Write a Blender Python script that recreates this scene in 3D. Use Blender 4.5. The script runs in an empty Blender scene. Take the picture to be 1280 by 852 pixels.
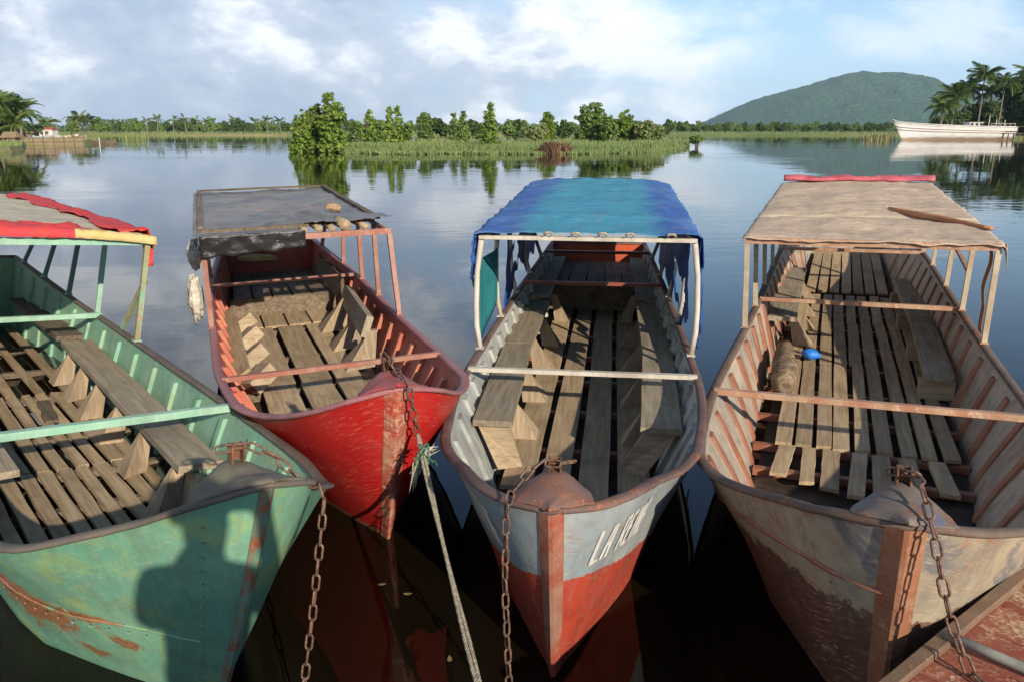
import bpy, bmesh, math, random
import numpy as np
from mathutils import Vector, Matrix, Euler, noise as mnoise

# ------------------------------------------------------------------ camera, sky, sun, exposure
scene = bpy.context.scene
col = scene.collection
CAM_H = 2.26
cam_d = bpy.data.cameras.new('camera')
cam = bpy.data.objects.new('camera', cam_d)
col.objects.link(cam)
cam.location = (0, 0, CAM_H)
cam.rotation_euler = (math.radians(90) - math.atan(266 / 1000), 0, 0)
cam_d.sensor_width = 36.0
cam_d.lens = 36.0 * 1000 / 1280
cam_d.clip_start = 0.02
cam_d.clip_end = 20000
scene.camera = cam

SUN_EL = math.radians(22.5)
SUN_TRAVEL = -0.48                      # horizontal heading of the light, from +Y towards +X
trav = Vector((math.sin(SUN_TRAVEL) * math.cos(SUN_EL), math.cos(SUN_TRAVEL) * math.cos(SUN_EL), -math.sin(SUN_EL)))
sun_d = bpy.data.lights.new('sun', 'SUN')
sun_d.energy = 5.0
sun_d.angle = math.radians(0.55)
sun_d.color = (1.0, 0.88, 0.72)
sun = bpy.data.objects.new('sun', sun_d)
col.objects.link(sun)
sun.rotation_euler = trav.to_track_quat('-Z', 'Y').to_euler()
sun.location = (20, -40, 30)

scene.view_settings.view_transform = 'Standard'
scene.view_settings.look = 'None'
scene.view_settings.gamma = 1
scene.view_settings.exposure = 0.35
scene.view_settings.use_curve_mapping = False
scene.cycles.max_bounces = 8
scene.cycles.transparent_max_bounces = 8
scene.cycles.volume_bounces = 1
scene.cycles.caustics_reflective = False
scene.cycles.caustics_refractive = False


class NT:
    """small helper around a node tree"""
    def __init__(self, tree):
        self.t = tree
        self.n = tree.nodes
        self.l = tree.links

    def new(self, typ, **kw):
        nd = self.n.new(typ)
        for k, v in kw.items():
            if k.startswith('i_'):
                key = k[2:]
                key = int(key) if key.isdigit() else key.replace('_', ' ')
                self.put(nd.inputs[key], v)
            else:
                setattr(nd, k, v)
        return nd

    def put(self, sock, v):
        if hasattr(v, 'is_output'):
            self.l.new(v, sock)
        elif isinstance(v, bpy.types.Node):
            self.l.new(v.outputs[0], sock)
        else:
            if sock.type == 'RGBA' and len(v) == 3:
                v = (*v, 1)
            sock.default_value = v

    def math(self, op, a, b=0.0, c=0.0, clamp=False):
        m = self.new('ShaderNodeMath', operation=op, use_clamp=clamp)
        self.put(m.inputs[0], a)
        self.put(m.inputs[1], b)
        self.put(m.inputs[2], c)
        return m.outputs[0]

    def vec(self, op, a, b=(0, 0, 0)):
        m = self.new('ShaderNodeVectorMath', operation=op)
        self.put(m.inputs[0], a)
        self.put(m.inputs[1], b)
        return m.outputs[1] if op in ('LENGTH', 'DISTANCE', 'DOT_PRODUCT') else m.outputs[0]

    def noise(self, vec, scale, detail=6, rough=0.6, dist=0.0):
        n = self.new('ShaderNodeTexNoise')
        self.put(n.inputs['Vector'], vec)
        n.inputs['Scale'].default_value = scale
        n.inputs['Detail'].default_value = detail
        n.inputs['Roughness'].default_value = rough
        n.inputs['Distortion'].default_value = dist
        return n.outputs['Fac']

    def ramp(self, fac, stops, interp='LINEAR'):
        r = self.new('ShaderNodeValToRGB')
        r.color_ramp.interpolation = interp
        e = r.color_ramp.elements
        while len(e) < len(stops):
            e.new(0.5)
        for el, (p, c) in zip(e, stops):
            el.position = p
            el.color = (c, c, c, 1) if isinstance(c, (int, float)) else (*c, 1)
        self.put(r.inputs[0], fac)
        return r.outputs[0]

    def step(self, fac, lo, hi):
        r = self.new('ShaderNodeMapRange', interpolation_type='SMOOTHSTEP')
        self.put(r.inputs[0], fac)
        r.inputs[1].default_value = lo
        r.inputs[2].default_value = hi
        return r.outputs[0]

    def mix(self, fac, a, b, blend='MIX'):
        m = self.new('ShaderNodeMix', data_type='RGBA', blend_type=blend)
        self.put(m.inputs[0], fac)
        self.put(m.inputs[6], a)
        self.put(m.inputs[7], b)
        return m.outputs[2]

    def scale(self, vec, s):
        return self.vec('MULTIPLY', vec, s)

    def sep(self, vec):
        s = self.new('ShaderNodeSeparateXYZ')
        self.put(s.inputs[0], vec)
        return s.outputs


# ---- sky: Nishita with a drifting cloud layer
world = bpy.data.worlds.new('World')
scene.world = world
world.use_nodes = True
w = NT(world.node_tree)
w.n.clear()
sky = w.new('ShaderNodeTexSky', sky_type='NISHITA', sun_disc=False, sun_elevation=SUN_EL,
            sun_rotation=math.atan2(-trav.x, -trav.y), air_density=1.0, dust_density=0.15, ozone_density=3.0)
tc = w.new('ShaderNodeTexCoord')
d = w.sep(tc.outputs['Generated'])
zz = w.math('MAXIMUM', d[2], 0.0)
den = w.math('ADD', zz, 0.16)
cx = w.math('DIVIDE', d[0], den)
cy = w.math('DIVIDE', d[1], den)
g3 = w.scale(tc.outputs['Generated'], (1.0, 1.0, 1.9))
big = w.noise(w.vec('ADD', g3, (3.1, 1.7, 0.4)), 1.5, 3, 0.5)
mid = w.noise(w.vec('ADD', g3, (1.3, 0.2, 0.7)), 4.6, 9, 0.56, 0.25)
fine = w.noise(w.vec('ADD', g3, (7.3, 4.1, 0.2)), 9.5, 8, 0.58, 0.3)
cov = w.math('ADD', w.math('MULTIPLY', big, 0.9), w.math('ADD', w.math('MULTIPLY', mid, 0.55), w.math('MULTIPLY', fine, 0.3)))
# the bank of cloud lies to the west of the view; it thins eastwards and overhead
cov = w.math('SUBTRACT', cov, w.math('MULTIPLY', d[0], 0.55))
cov = w.math('SUBTRACT', cov, w.math('MULTIPLY', w.math('MAXIMUM', w.math('SUBTRACT', zz, 0.10), 0.0), 1.3))
mask = w.step(cov, 0.66, 0.86)
cxz = w.math('DIVIDE', w.math('SUBTRACT', w.math('DIVIDE', d[0], w.math('MAXIMUM', d[1], 0.05)), 0.50), 0.11)
czz = w.math('DIVIDE', w.math('SUBTRACT', d[2], 0.100), 0.032)
small = w.math('ADD', w.math('ADD', w.math('MULTIPLY', cxz, cxz), w.math('MULTIPLY', czz, czz)), w.math('MULTIPLY', w.math('SUBTRACT', fine, 0.5), 7.0))
mask = w.math('MAXIMUM', mask, w.math('MULTIPLY', w.math('SUBTRACT', 1.0, w.step(small, 0.0, 1.6)), 0.5))
shade = w.math('ADD', w.math('ADD', w.math('MULTIPLY', fine, 0.55), w.math('MULTIPLY', mid, 0.5)), w.math('MULTIPLY', w.math('SUBTRACT', big, 0.5), 0.25))
# thicker and greyer towards the west and low down
shade = w.math('ADD', shade, w.math('ADD', w.math('MULTIPLY', d[0], 0.16), w.math('MULTIPLY', zz, 0.5)))
ccol = w.ramp(shade, [(0.43, (3.2, 3.75, 4.9)), (0.52, (4.4, 4.85, 5.8)), (0.61, (7.8, 7.9, 8.1))])
lowhaze = w.math('POWER', w.math('SUBTRACT', 1.0, w.math('MINIMUM', w.math('MULTIPLY', zz, 3.6), 1.0)), 1.5)
base = w.mix(w.math('MULTIPLY', lowhaze, 0.85), sky.outputs[0], (3.3, 4.95, 7.4))
final = w.mix(w.math('MULTIPLY', mask, 0.9), base, ccol)
bg = w.new('ShaderNodeBackground')
w.put(bg.inputs[0], final)
bg.inputs[1].default_value = 0.122
wo = w.new('ShaderNodeOutputWorld')
w.l.new(bg.outputs[0], wo.inputs[0])

random.seed(7)
rng = random.Random(11)


# ------------------------------------------------------------------ helpers
def tag(o, label=None, cat=None, group=None, kind=None):
    if label: o['label'] = label
    if cat: o['category'] = cat
    if group: o['group'] = group
    if kind: o['kind'] = kind
    return o


class MB:
    """collects faces; build() links them as one mesh object"""
    def __init__(self):
        self.v, self.f, self.m = [], [], []

    def add(self, verts, faces, mi=0):
        o = len(self.v)
        self.v += [tuple(p) for p in verts]
        self.f += [tuple(i + o for i in f) for f in faces]
        self.m += [mi] * len(faces)

    def box(self, c, s, rot=None, mi=0):
        hx, hy, hz = s[0] / 2, s[1] / 2, s[2] / 2
        pts = [Vector((x, y, z)) for z in (-hz, hz) for y in (-hy, hy) for x in (-hx, hx)]
        if rot is not None:
            R = Euler(rot).to_matrix() if not isinstance(rot, Matrix) else rot
            pts = [R @ p for p in pts]
        c = Vector(c)
        self.add([p + c for p in pts], [(0, 2, 3, 1), (4, 5, 7, 6), (0, 1, 5, 4), (2, 6, 7, 3), (0, 4, 6, 2), (1, 3, 7, 5)], mi)

    def beam(self, a, b, wd, ht, up=(0, 0, 1), mi=0, seg=1, jit=0.0):
        """rectangular bar from a to b"""
        a, b = Vector(a), Vector(b)
        y = (b - a).normalized()
        x = y.cross(Vector(up)).normalized()
        z = x.cross(y)
        rings = []
        for i in range(seg + 1):
            p = a.lerp(b, i / seg)
            j1, j2 = (rng.uniform(-jit, jit), rng.uniform(-jit, jit)) if jit else (0, 0)
            jz = rng.uniform(-jit, jit) * 0.5 if jit else 0
            rings.append([p + x * (-wd / 2 + j1) - z * (ht / 2) , p + x * (wd / 2 + j2) - z * (ht / 2),
                          p + x * (wd / 2 + j2) + z * (ht / 2 + jz), p + x * (-wd / 2 + j1) + z * (ht / 2 + jz)])
        self.loft(rings, True, mi)

    def loft(self, rings, closed=True, mi=0, caps=True):
        n = len(rings[0])
        vs = [p for r in rings for p in r]
        fs = []
        for i in range(len(rings) - 1):
            for j in range(n if closed else n - 1):
                k = (j + 1) % n
                fs.append((i * n + j, i * n + k, (i + 1) * n + k, (i + 1) * n + j))
        if caps and closed:
            fs.append(tuple(range(n - 1, -1, -1)))
            o = (len(rings) - 1) * n
            fs.append(tuple(o + j for j in range(n)))
        self.add(vs, fs, mi)

    def tube(self, pts, rad, n=8, mi=0, closed=False):
        pts = [Vector(p) for p in pts]
        if not isinstance(rad, (list, tuple)):
            rad = [rad] * len(pts)
        rings = []
        t0 = (pts[1] - pts[0]).normalized()
        up = Vector((0, 0, 1)) if abs(t0.z) < 0.9 else Vector((1, 0, 0))
        x = t0.cross(up).normalized()
        for i, p in enumerate(pts):
            t = (pts[min(i + 1, len(pts) - 1)] - pts[max(i - 1, 0)]).normalized()
            x = (x - t * x.dot(t)).normalized()
            y = t.cross(x)
            rings.append([p + (x * math.cos(2 * math.pi * k / n) + y * math.sin(2 * math.pi * k / n)) * rad[i] for k in range(n)])
        self.loft(rings, True, mi)

    def build(self, name, mats, parent=None, smooth=False, link=True):
        me = bpy.data.meshes.new(name)
        me.from_pydata([tuple(p) for p in self.v], [], self.f)
        for m in (mats if isinstance(mats, (list, tuple)) else [mats]):
            me.materials.append(m)
        if any(self.m):
            me.polygons.foreach_set('material_index', self.m)
        if smooth:
            me.polygons.foreach_set('use_smooth', [True] * len(me.polygons))
        me.update()
        o = bpy.data.objects.new(name, me)
        if link:
            col.objects.link(o)
        if parent:
            o.parent = parent
        return o


def fix_normals(o):
    bm = bmesh.new()
    bm.from_mesh(o.data)
    bmesh.ops.remove_doubles(bm, verts=bm.verts, dist=1e-5)
    bmesh.ops.recalc_face_normals(bm, faces=bm.faces)
    bm.to_mesh(o.data)
    bm.free()


def bevel(o, wdt, seg=1):
    m = o.modifiers.new('bevel', 'BEVEL')
    m.width = wdt
    m.segments = seg
    m.limit_method = 'ANGLE'
    return o


def empty(name, loc=(0, 0, 0), rot=(0, 0, 0)):
    e = bpy.data.objects.new(name, None)
    e.location = loc
    e.rotation_euler = rot
    e.empty_display_size = 0.2
    col.objects.link(e)
    return e


def copy_tree(o, parent=None):
    c = o.copy()
    col.objects.link(c)
    c.parent = parent
    for ch in list(o.children):
        copy_tree(ch, c)
    return c


def pch(x, y, u):
    x, y, u = np.asarray(x, float), np.asarray(y, float), np.asarray(u, float)
    h = np.diff(x)
    dd = np.diff(y) / h
    m = np.zeros_like(y)
    for i in range(1, len(x) - 1):
        if dd[i - 1] * dd[i] > 0:
            w1 = 2 * h[i] + h[i - 1]
            w2 = h[i] + 2 * h[i - 1]
            m[i] = (w1 + w2) / (w1 / dd[i - 1] + w2 / dd[i])
    m[0] = dd[0]
    m[-1] = dd[-1]
    i = np.clip(np.searchsorted(x, u) - 1, 0, len(x) - 2)
    t = (u - x[i]) / h[i]
    return (1 + 2 * t) * (1 - t) ** 2 * y[i] + t * (1 - t) ** 2 * h[i] * m[i] + t * t * (3 - 2 * t) * y[i + 1] + t * t * (t - 1) * h[i] * m[i + 1]


def nz(x, y=0.0, z=0.0):
    return mnoise.noise(Vector((x, y, z)))


# ------------------------------------------------------------------ materials
def new_mat(name):
    m = bpy.data.materials.new(name)
    m.use_nodes = True
    t = NT(m.node_tree)
    t.n.clear()
    out = t.new('ShaderNodeOutputMaterial')
    bs = t.new('ShaderNodeBsdfPrincipled')
    t.l.new(bs.outputs[0], out.inputs[0])
    return m, t, bs, out


def bump(t, bs, h, strength=0.3, dist=0.01):
    b = t.new('ShaderNodeBump')
    b.inputs['Strength'].default_value = strength
    b.inputs['Distance'].default_value = dist
    t.put(b.inputs['Height'], h)
    t.l.new(b.outputs[0], bs.inputs['Normal'])


def shifted(t, amount=37.0):
    """object coordinates, moved by a random amount for each object"""
    c = t.new('ShaderNodeTexCoord')
    oi = t.new('ShaderNodeObjectInfo')
    r = t.math('MULTIPLY', oi.outputs['Random'], amount)
    cb = t.new('ShaderNodeCombineXYZ')
    for i in range(3):
        t.put(cb.inputs[i], r)
    return t.vec('ADD', c.outputs['Object'], cb.outputs[0]), oi.outputs['Random'], c.outputs['Object']


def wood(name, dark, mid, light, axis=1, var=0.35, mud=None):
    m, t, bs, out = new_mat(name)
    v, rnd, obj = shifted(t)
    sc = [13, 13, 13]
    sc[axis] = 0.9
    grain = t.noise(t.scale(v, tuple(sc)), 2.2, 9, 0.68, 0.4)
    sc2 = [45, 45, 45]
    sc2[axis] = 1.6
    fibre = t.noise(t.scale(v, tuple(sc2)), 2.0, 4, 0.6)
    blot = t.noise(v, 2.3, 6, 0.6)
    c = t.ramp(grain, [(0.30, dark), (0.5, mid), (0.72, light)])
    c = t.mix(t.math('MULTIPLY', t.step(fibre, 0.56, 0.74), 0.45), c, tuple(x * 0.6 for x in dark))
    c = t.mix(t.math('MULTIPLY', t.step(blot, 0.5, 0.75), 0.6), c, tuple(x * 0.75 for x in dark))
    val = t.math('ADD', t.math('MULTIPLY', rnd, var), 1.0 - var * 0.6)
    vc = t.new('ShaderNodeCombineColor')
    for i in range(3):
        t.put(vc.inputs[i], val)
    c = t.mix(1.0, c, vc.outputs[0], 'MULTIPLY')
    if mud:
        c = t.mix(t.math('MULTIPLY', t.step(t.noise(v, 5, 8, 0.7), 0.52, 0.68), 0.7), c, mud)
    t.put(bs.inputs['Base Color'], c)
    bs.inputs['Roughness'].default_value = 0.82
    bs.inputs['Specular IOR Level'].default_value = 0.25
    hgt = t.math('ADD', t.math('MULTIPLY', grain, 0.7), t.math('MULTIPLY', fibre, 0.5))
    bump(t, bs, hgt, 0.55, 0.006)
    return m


def paint(name, main, alt, rust=(0.17, 0.07, 0.035), chip=0.6, rust_at=0.62, low=None, patches=(), streak=0.5,
          rough=0.5, scratch=None, under=None, scale=1.0, grime=.4):
    """worn paint on metal: two tones, chips, rust, vertical runs; low=(colour, height, slope along the boat, unevenness)"""
    m, t, bs, out = new_mat(name)
    v, rnd, obj = shifted(t, 11.0)
    n1 = t.noise(v, 2.2 * scale, 8, 0.62)
    n2 = t.noise(v, 7.5 * scale, 10, 0.72, 0.3)
    n3 = t.noise(t.scale(v, (9, 9, 1.1)), 2.0 * scale, 7, 0.65)
    n4 = t.noise(v, 38 * scale, 5, 0.7)
    c = t.mix(t.step(n1, 0.38, 0.66), main, alt)
    if under:
        c = t.mix(t.math('MULTIPLY', t.step(t.noise(v, 3.1 * scale, 9, 0.7, 0.6), 0.53, 0.62), 0.85), c, under)
    lo_mask = None
    if low:
        lc, h0, k, amp = low
        s = t.sep(obj)
        lvl = t.math('ADD', s[2], t.math('MULTIPLY', s[1], k))
        lvl = t.math('ADD', lvl, t.math('MULTIPLY', t.math('SUBTRACT', t.noise(v, 6, 8, 0.7), 0.5), amp))
        lo_mask = t.math('SUBTRACT', 1.0, t.step(lvl, h0 - 0.006, h0 + 0.006))
        lcm = t.mix(t.step(n2, 0.42, 0.68), lc, tuple(x * 0.72 for x in lc))
        c = t.mix(lo_mask, c, lcm)
    c = t.mix(t.math('MULTIPLY', t.step(n3, 0.5, 0.8), streak), c, tuple(0.55 * a + 0.06 for a in alt))
    chips = t.step(t.math('ADD', t.math('MULTIPLY', n2, 0.6), t.math('MULTIPLY', n4, 0.4)), chip - 0.02, chip + 0.03)
    c = t.mix(t.math('MULTIPLY', chips, 0.85), c, tuple(min(1, a * 1.2 + 0.08) for a in alt))
    if scratch:
        rot = t.new('ShaderNodeVectorRotate', rotation_type='X_AXIS')
        t.put(rot.inputs['Vector'], v)
        rot.inputs['Angle'].default_value = 0.5
        sn = t.noise(t.scale(rot.outputs[0], (6, 3, 46)), 2.4, 8, 0.75, 0.8)
        sn2 = t.noise(v, 2.6, 5, 0.6)
        c = t.mix(t.math('MULTIPLY', t.math('MULTIPLY', t.step(sn, 0.53, 0.62), t.step(sn2, 0.36, 0.6)), 0.8), c, scratch)
    g1 = t.noise(v, 1.7, 9, 0.7, 0.8)
    g2 = t.noise(t.scale(v, (3, 3, 1.0)), 5.0, 10, 0.75, 0.4)
    gm = t.math('MULTIPLY', t.step(t.math('ADD', t.math('MULTIPLY', g1, 0.5), t.math('MULTIPLY', g2, 0.5)), 0.42, 0.64), grime)
    c = t.mix(gm, c, (0.105, 0.085, 0.062))
    rn = t.math('ADD', t.math('MULTIPLY', t.noise(v, 4.3 * scale, 11, 0.74, 0.5), 0.72), t.math('MULTIPLY', n4, 0.28))
    rm = t.step(rn, rust_at - 0.03, rust_at + 0.07)
    rcol = t.mix(t.step(n4, 0.4, 0.65), rust, tuple(min(1, x * 1.9) for x in rust))
    c = t.mix(rm, c, rcol)
    pm = None
    for (pc, pr, pcol) in patches:
        dist = t.vec('LENGTH', t.vec('DIVIDE', t.vec('SUBTRACT', obj, pc), pr))
        dist = t.math('ADD', dist, t.math('MULTIPLY', t.math('SUBTRACT', t.noise(v, 9, 11, 0.78, 0.6), 0.5), 4.2))
        pm = t.math('SUBTRACT', 1.0, t.step(dist, 0.75, 1.1))
        c = t.mix(t.math('MULTIPLY', pm, 0.85), c, t.mix(t.step(n4, 0.42, 0.62), pcol, tuple(x * 0.6 for x in pcol)))
    t.put(bs.inputs['Base Color'], c)
    rr = t.math('ADD', t.math('MULTIPLY', n1, 0.25), t.math('ADD', t.math('MULTIPLY', rm, 0.3), rough - 0.12))
    t.put(bs.inputs['Roughness'], rr)
    bs.inputs['Specular IOR Level'].default_value = 0.3
    hgt = t.math('SUBTRACT', t.math('ADD', t.math('MULTIPLY', n1, 1.6), t.math('MULTIPLY', n4, 0.25)), t.math('ADD', t.math('MULTIPLY', chips, 0.15), t.math('MULTIPLY', rm, -0.25)))
    bump(t, bs, hgt, 0.35, 0.012)
    return m


def cloth(name, a, b, stain, scale=1.0, rough=0.75, spec=0.3, bands=None, transl=0.0):
    m, t, bs, out = new_mat(name)
    v, rnd, obj = shifted(t, 5.0)
    n1 = t.noise(v, 1.6 * scale, 7, 0.62, 0.4)
    n2 = t.noise(v, 5.5 * scale, 9, 0.7, 0.5)
    n3 = t.noise(v, 60, 3, 0.6)
    c = t.mix(t.step(n1, 0.38, 0.62), a, b)
    if bands:
        for (axis, lo, hi, bc, amp) in bands:
            s = t.sep(obj)
            x = t.math('ADD', s[axis], t.math('MULTIPLY', t.math('SUBTRACT', t.noise(v, 3, 6, 0.6), 0.5), amp))
            sw = 0.015 + amp * 0.22
            mk = t.math('MULTIPLY', t.step(x, lo - sw, lo + sw), t.math('SUBTRACT', 1.0, t.step(x, hi - sw, hi + sw)))
            c = t.mix(mk, c, bc)
    c = t.mix(t.math('MULTIPLY', t.step(n2, 0.52, 0.72), 0.6), c, stain)
    t.put(bs.inputs['Base Color'], c)
    bs.inputs['Roughness'].default_value = rough
    bs.inputs['Specular IOR Level'].default_value = spec
    n4 = t.noise(t.scale(v, (1.0, 2.6, 1.0)), 3.2 * scale, 6, 0.6, 1.2)
    bump(t, bs, t.math('ADD', t.math('ADD', t.math('MULTIPLY', n2, 1.0), t.math('MULTIPLY', n4, 1.4)), t.math('MULTIPLY', n3, 0.1)), 0.6, 0.03)
    if transl:
        tr = t.new('ShaderNodeBsdfTranslucent')
        t.put(tr.inputs[0], c)
        ms = t.new('ShaderNodeMixShader')
        ms.inputs[0].default_value = transl
        t.l.new(bs.outputs[0], ms.inputs[1])
        t.l.new(tr.outputs[0], ms.inputs[2])
        t.l.new(ms.outputs[0], out.inputs[0])
    return m


def foliage(name, a, b, c3, transl=0.3):
    """leaf colours picked by the leaf's own tint attribute"""
    m, t, bs, out = new_mat(name)
    at = t.new('ShaderNodeAttribute', attribute_name='tint')
    oi = t.new('ShaderNodeObjectInfo')
    f = t.math('ADD', at.outputs['Fac'], t.math('MULTIPLY', t.math('SUBTRACT', oi.outputs['Random'], 0.5), 0.25))
    c = t.ramp(f, [(0.0, a), (0.55, b), (1.0, c3)])
    t.put(bs.inputs['Base Color'], c)
    bs.inputs['Roughness'].default_value = 0.55
    bs.inputs['Specular IOR Level'].default_value = 0.3
    tr = t.new('ShaderNodeBsdfTranslucent')
    t.put(tr.inputs[0], c)
    ms = t.new('ShaderNodeMixShader')
    ms.inputs[0].default_value = transl
    t.l.new(bs.outputs[0], ms.inputs[1])
    t.l.new(tr.outputs[0], ms.inputs[2])
    t.l.new(ms.outputs[0], out.inputs[0])
    return m


def plain(name, colr, rough=0.7, var=0.3, scale=4.0, metallic=0.0, spec=0.35, b_str=0.2):
    m, t, bs, out = new_mat(name)
    v, rnd, obj = shifted(t, 9.0)
    n1 = t.noise(v, scale, 8, 0.65)
    c = t.mix(t.step(n1, 0.35, 0.7), tuple(x * (1 - var) for x in colr), tuple(min(1, x * (1 + var)) for x in colr))
    t.put(bs.inputs['Base Color'], c)
    bs.inputs['Roughness'].default_value = rough
    bs.inputs['Metallic'].default_value = metallic
    bs.inputs['Specular IOR Level'].default_value = spec
    bump(t, bs, n1, b_str, 0.01)
    return m


# ------------------------------------------------------------------ water
def water_mat():
    m, t, bs, out = new_mat('water')
    tcn = t.new('ShaderNodeTexCoord')
    v = tcn.outputs['Object']
    bs.inputs['Base Color'].default_value = (0.007, 0.005, 0.0025, 1)
    bs.inputs['Roughness'].default_value = 0.015
    bs.inputs['IOR'].default_value = 1.33
    n1 = t.noise(t.scale(v, (0.55, 1.0, 1)), 1.3, 3, 0.55, 0.5)
    n2 = t.noise(t.scale(v, (0.35, 1.0, 1)), 0.16, 3, 0.5, 0.3)
    patch = t.step(t.noise(t.scale(v, (0.5, 1, 1)), 0.045, 3, 0.5), 0.42, 0.62)
    h = t.math('ADD', t.math('MULTIPLY', n1, t.math('ADD', t.math('MULTIPLY', patch, 0.014), 0.0035)), t.math('MULTIPLY', n2, 0.032))
    b = t.new('ShaderNodeBump')
    b.inputs['Strength'].default_value = 0.55
    b.inputs['Distance'].default_value = 1.0
    t.put(b.inputs['Height'], h)
    t.l.new(b.outputs[0], bs.inputs['Normal'])
    return m


mb = MB()
S = 9000
mb.add([(-S, -60, 0), (S, -60, 0), (S, S, 0), (-S, S, 0)], [(0, 1, 2, 3)])
tag(mb.build('water', water_mat()), kind='structure')

# ------------------------------------------------------------------ quay the boats are moored to (behind and below the frame)
M_concrete = plain('worn_concrete', (0.3, 0.27, 0.23), 0.85, 0.3, 3.0)
qb = MB()
qb.box((0, -9.2, -0.2), (46, 20, 1.7))
quay = tag(bevel(qb.build('quay', M_concrete), 0.03), kind='structure')
QUAY_Z, QUAY_Y = 0.65, 0.8

# ------------------------------------------------------------------ boats
M_wood = wood('weathered_plank', (0.24, 0.165, 0.095), (0.38, 0.28, 0.165), (0.50, 0.385, 0.24))
M_woodx = wood('weathered_board', (0.21, 0.155, 0.10), (0.34, 0.26, 0.17), (0.45, 0.35, 0.235), axis=0)
M_woodz = wood('weathered_post', (0.21, 0.155, 0.10), (0.33, 0.25, 0.165), (0.43, 0.335, 0.225), axis=2)
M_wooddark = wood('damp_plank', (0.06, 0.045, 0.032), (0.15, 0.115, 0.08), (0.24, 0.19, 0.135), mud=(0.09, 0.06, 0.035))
M_bench = wood('grey_bench_plank', (0.155, 0.125, 0.085), (0.27, 0.22, 0.155), (0.37, 0.31, 0.22))
M_bilge = plain('bilge', (0.05, 0.032, 0.02), 0.7, 0.5, 6.0)
M_rust = plain('rusty_iron', (0.16, 0.075, 0.04), 0.75, 0.55, 22.0, b_str=0.5)
M_chain = plain('chain_iron', (0.17, 0.10, 0.07), 0.6, 0.5, 40.0, metallic=0.35, b_str=0.4)
M_rope = plain('rope_fibre', (0.33, 0.28, 0.2), 0.9, 0.35, 60.0, b_str=0.6)

KU = [0, .12, .35, .7, 1.3, 2.8, 5.2]
KZ = [0, .35, 1.0, 3.0, 5.5]


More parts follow.
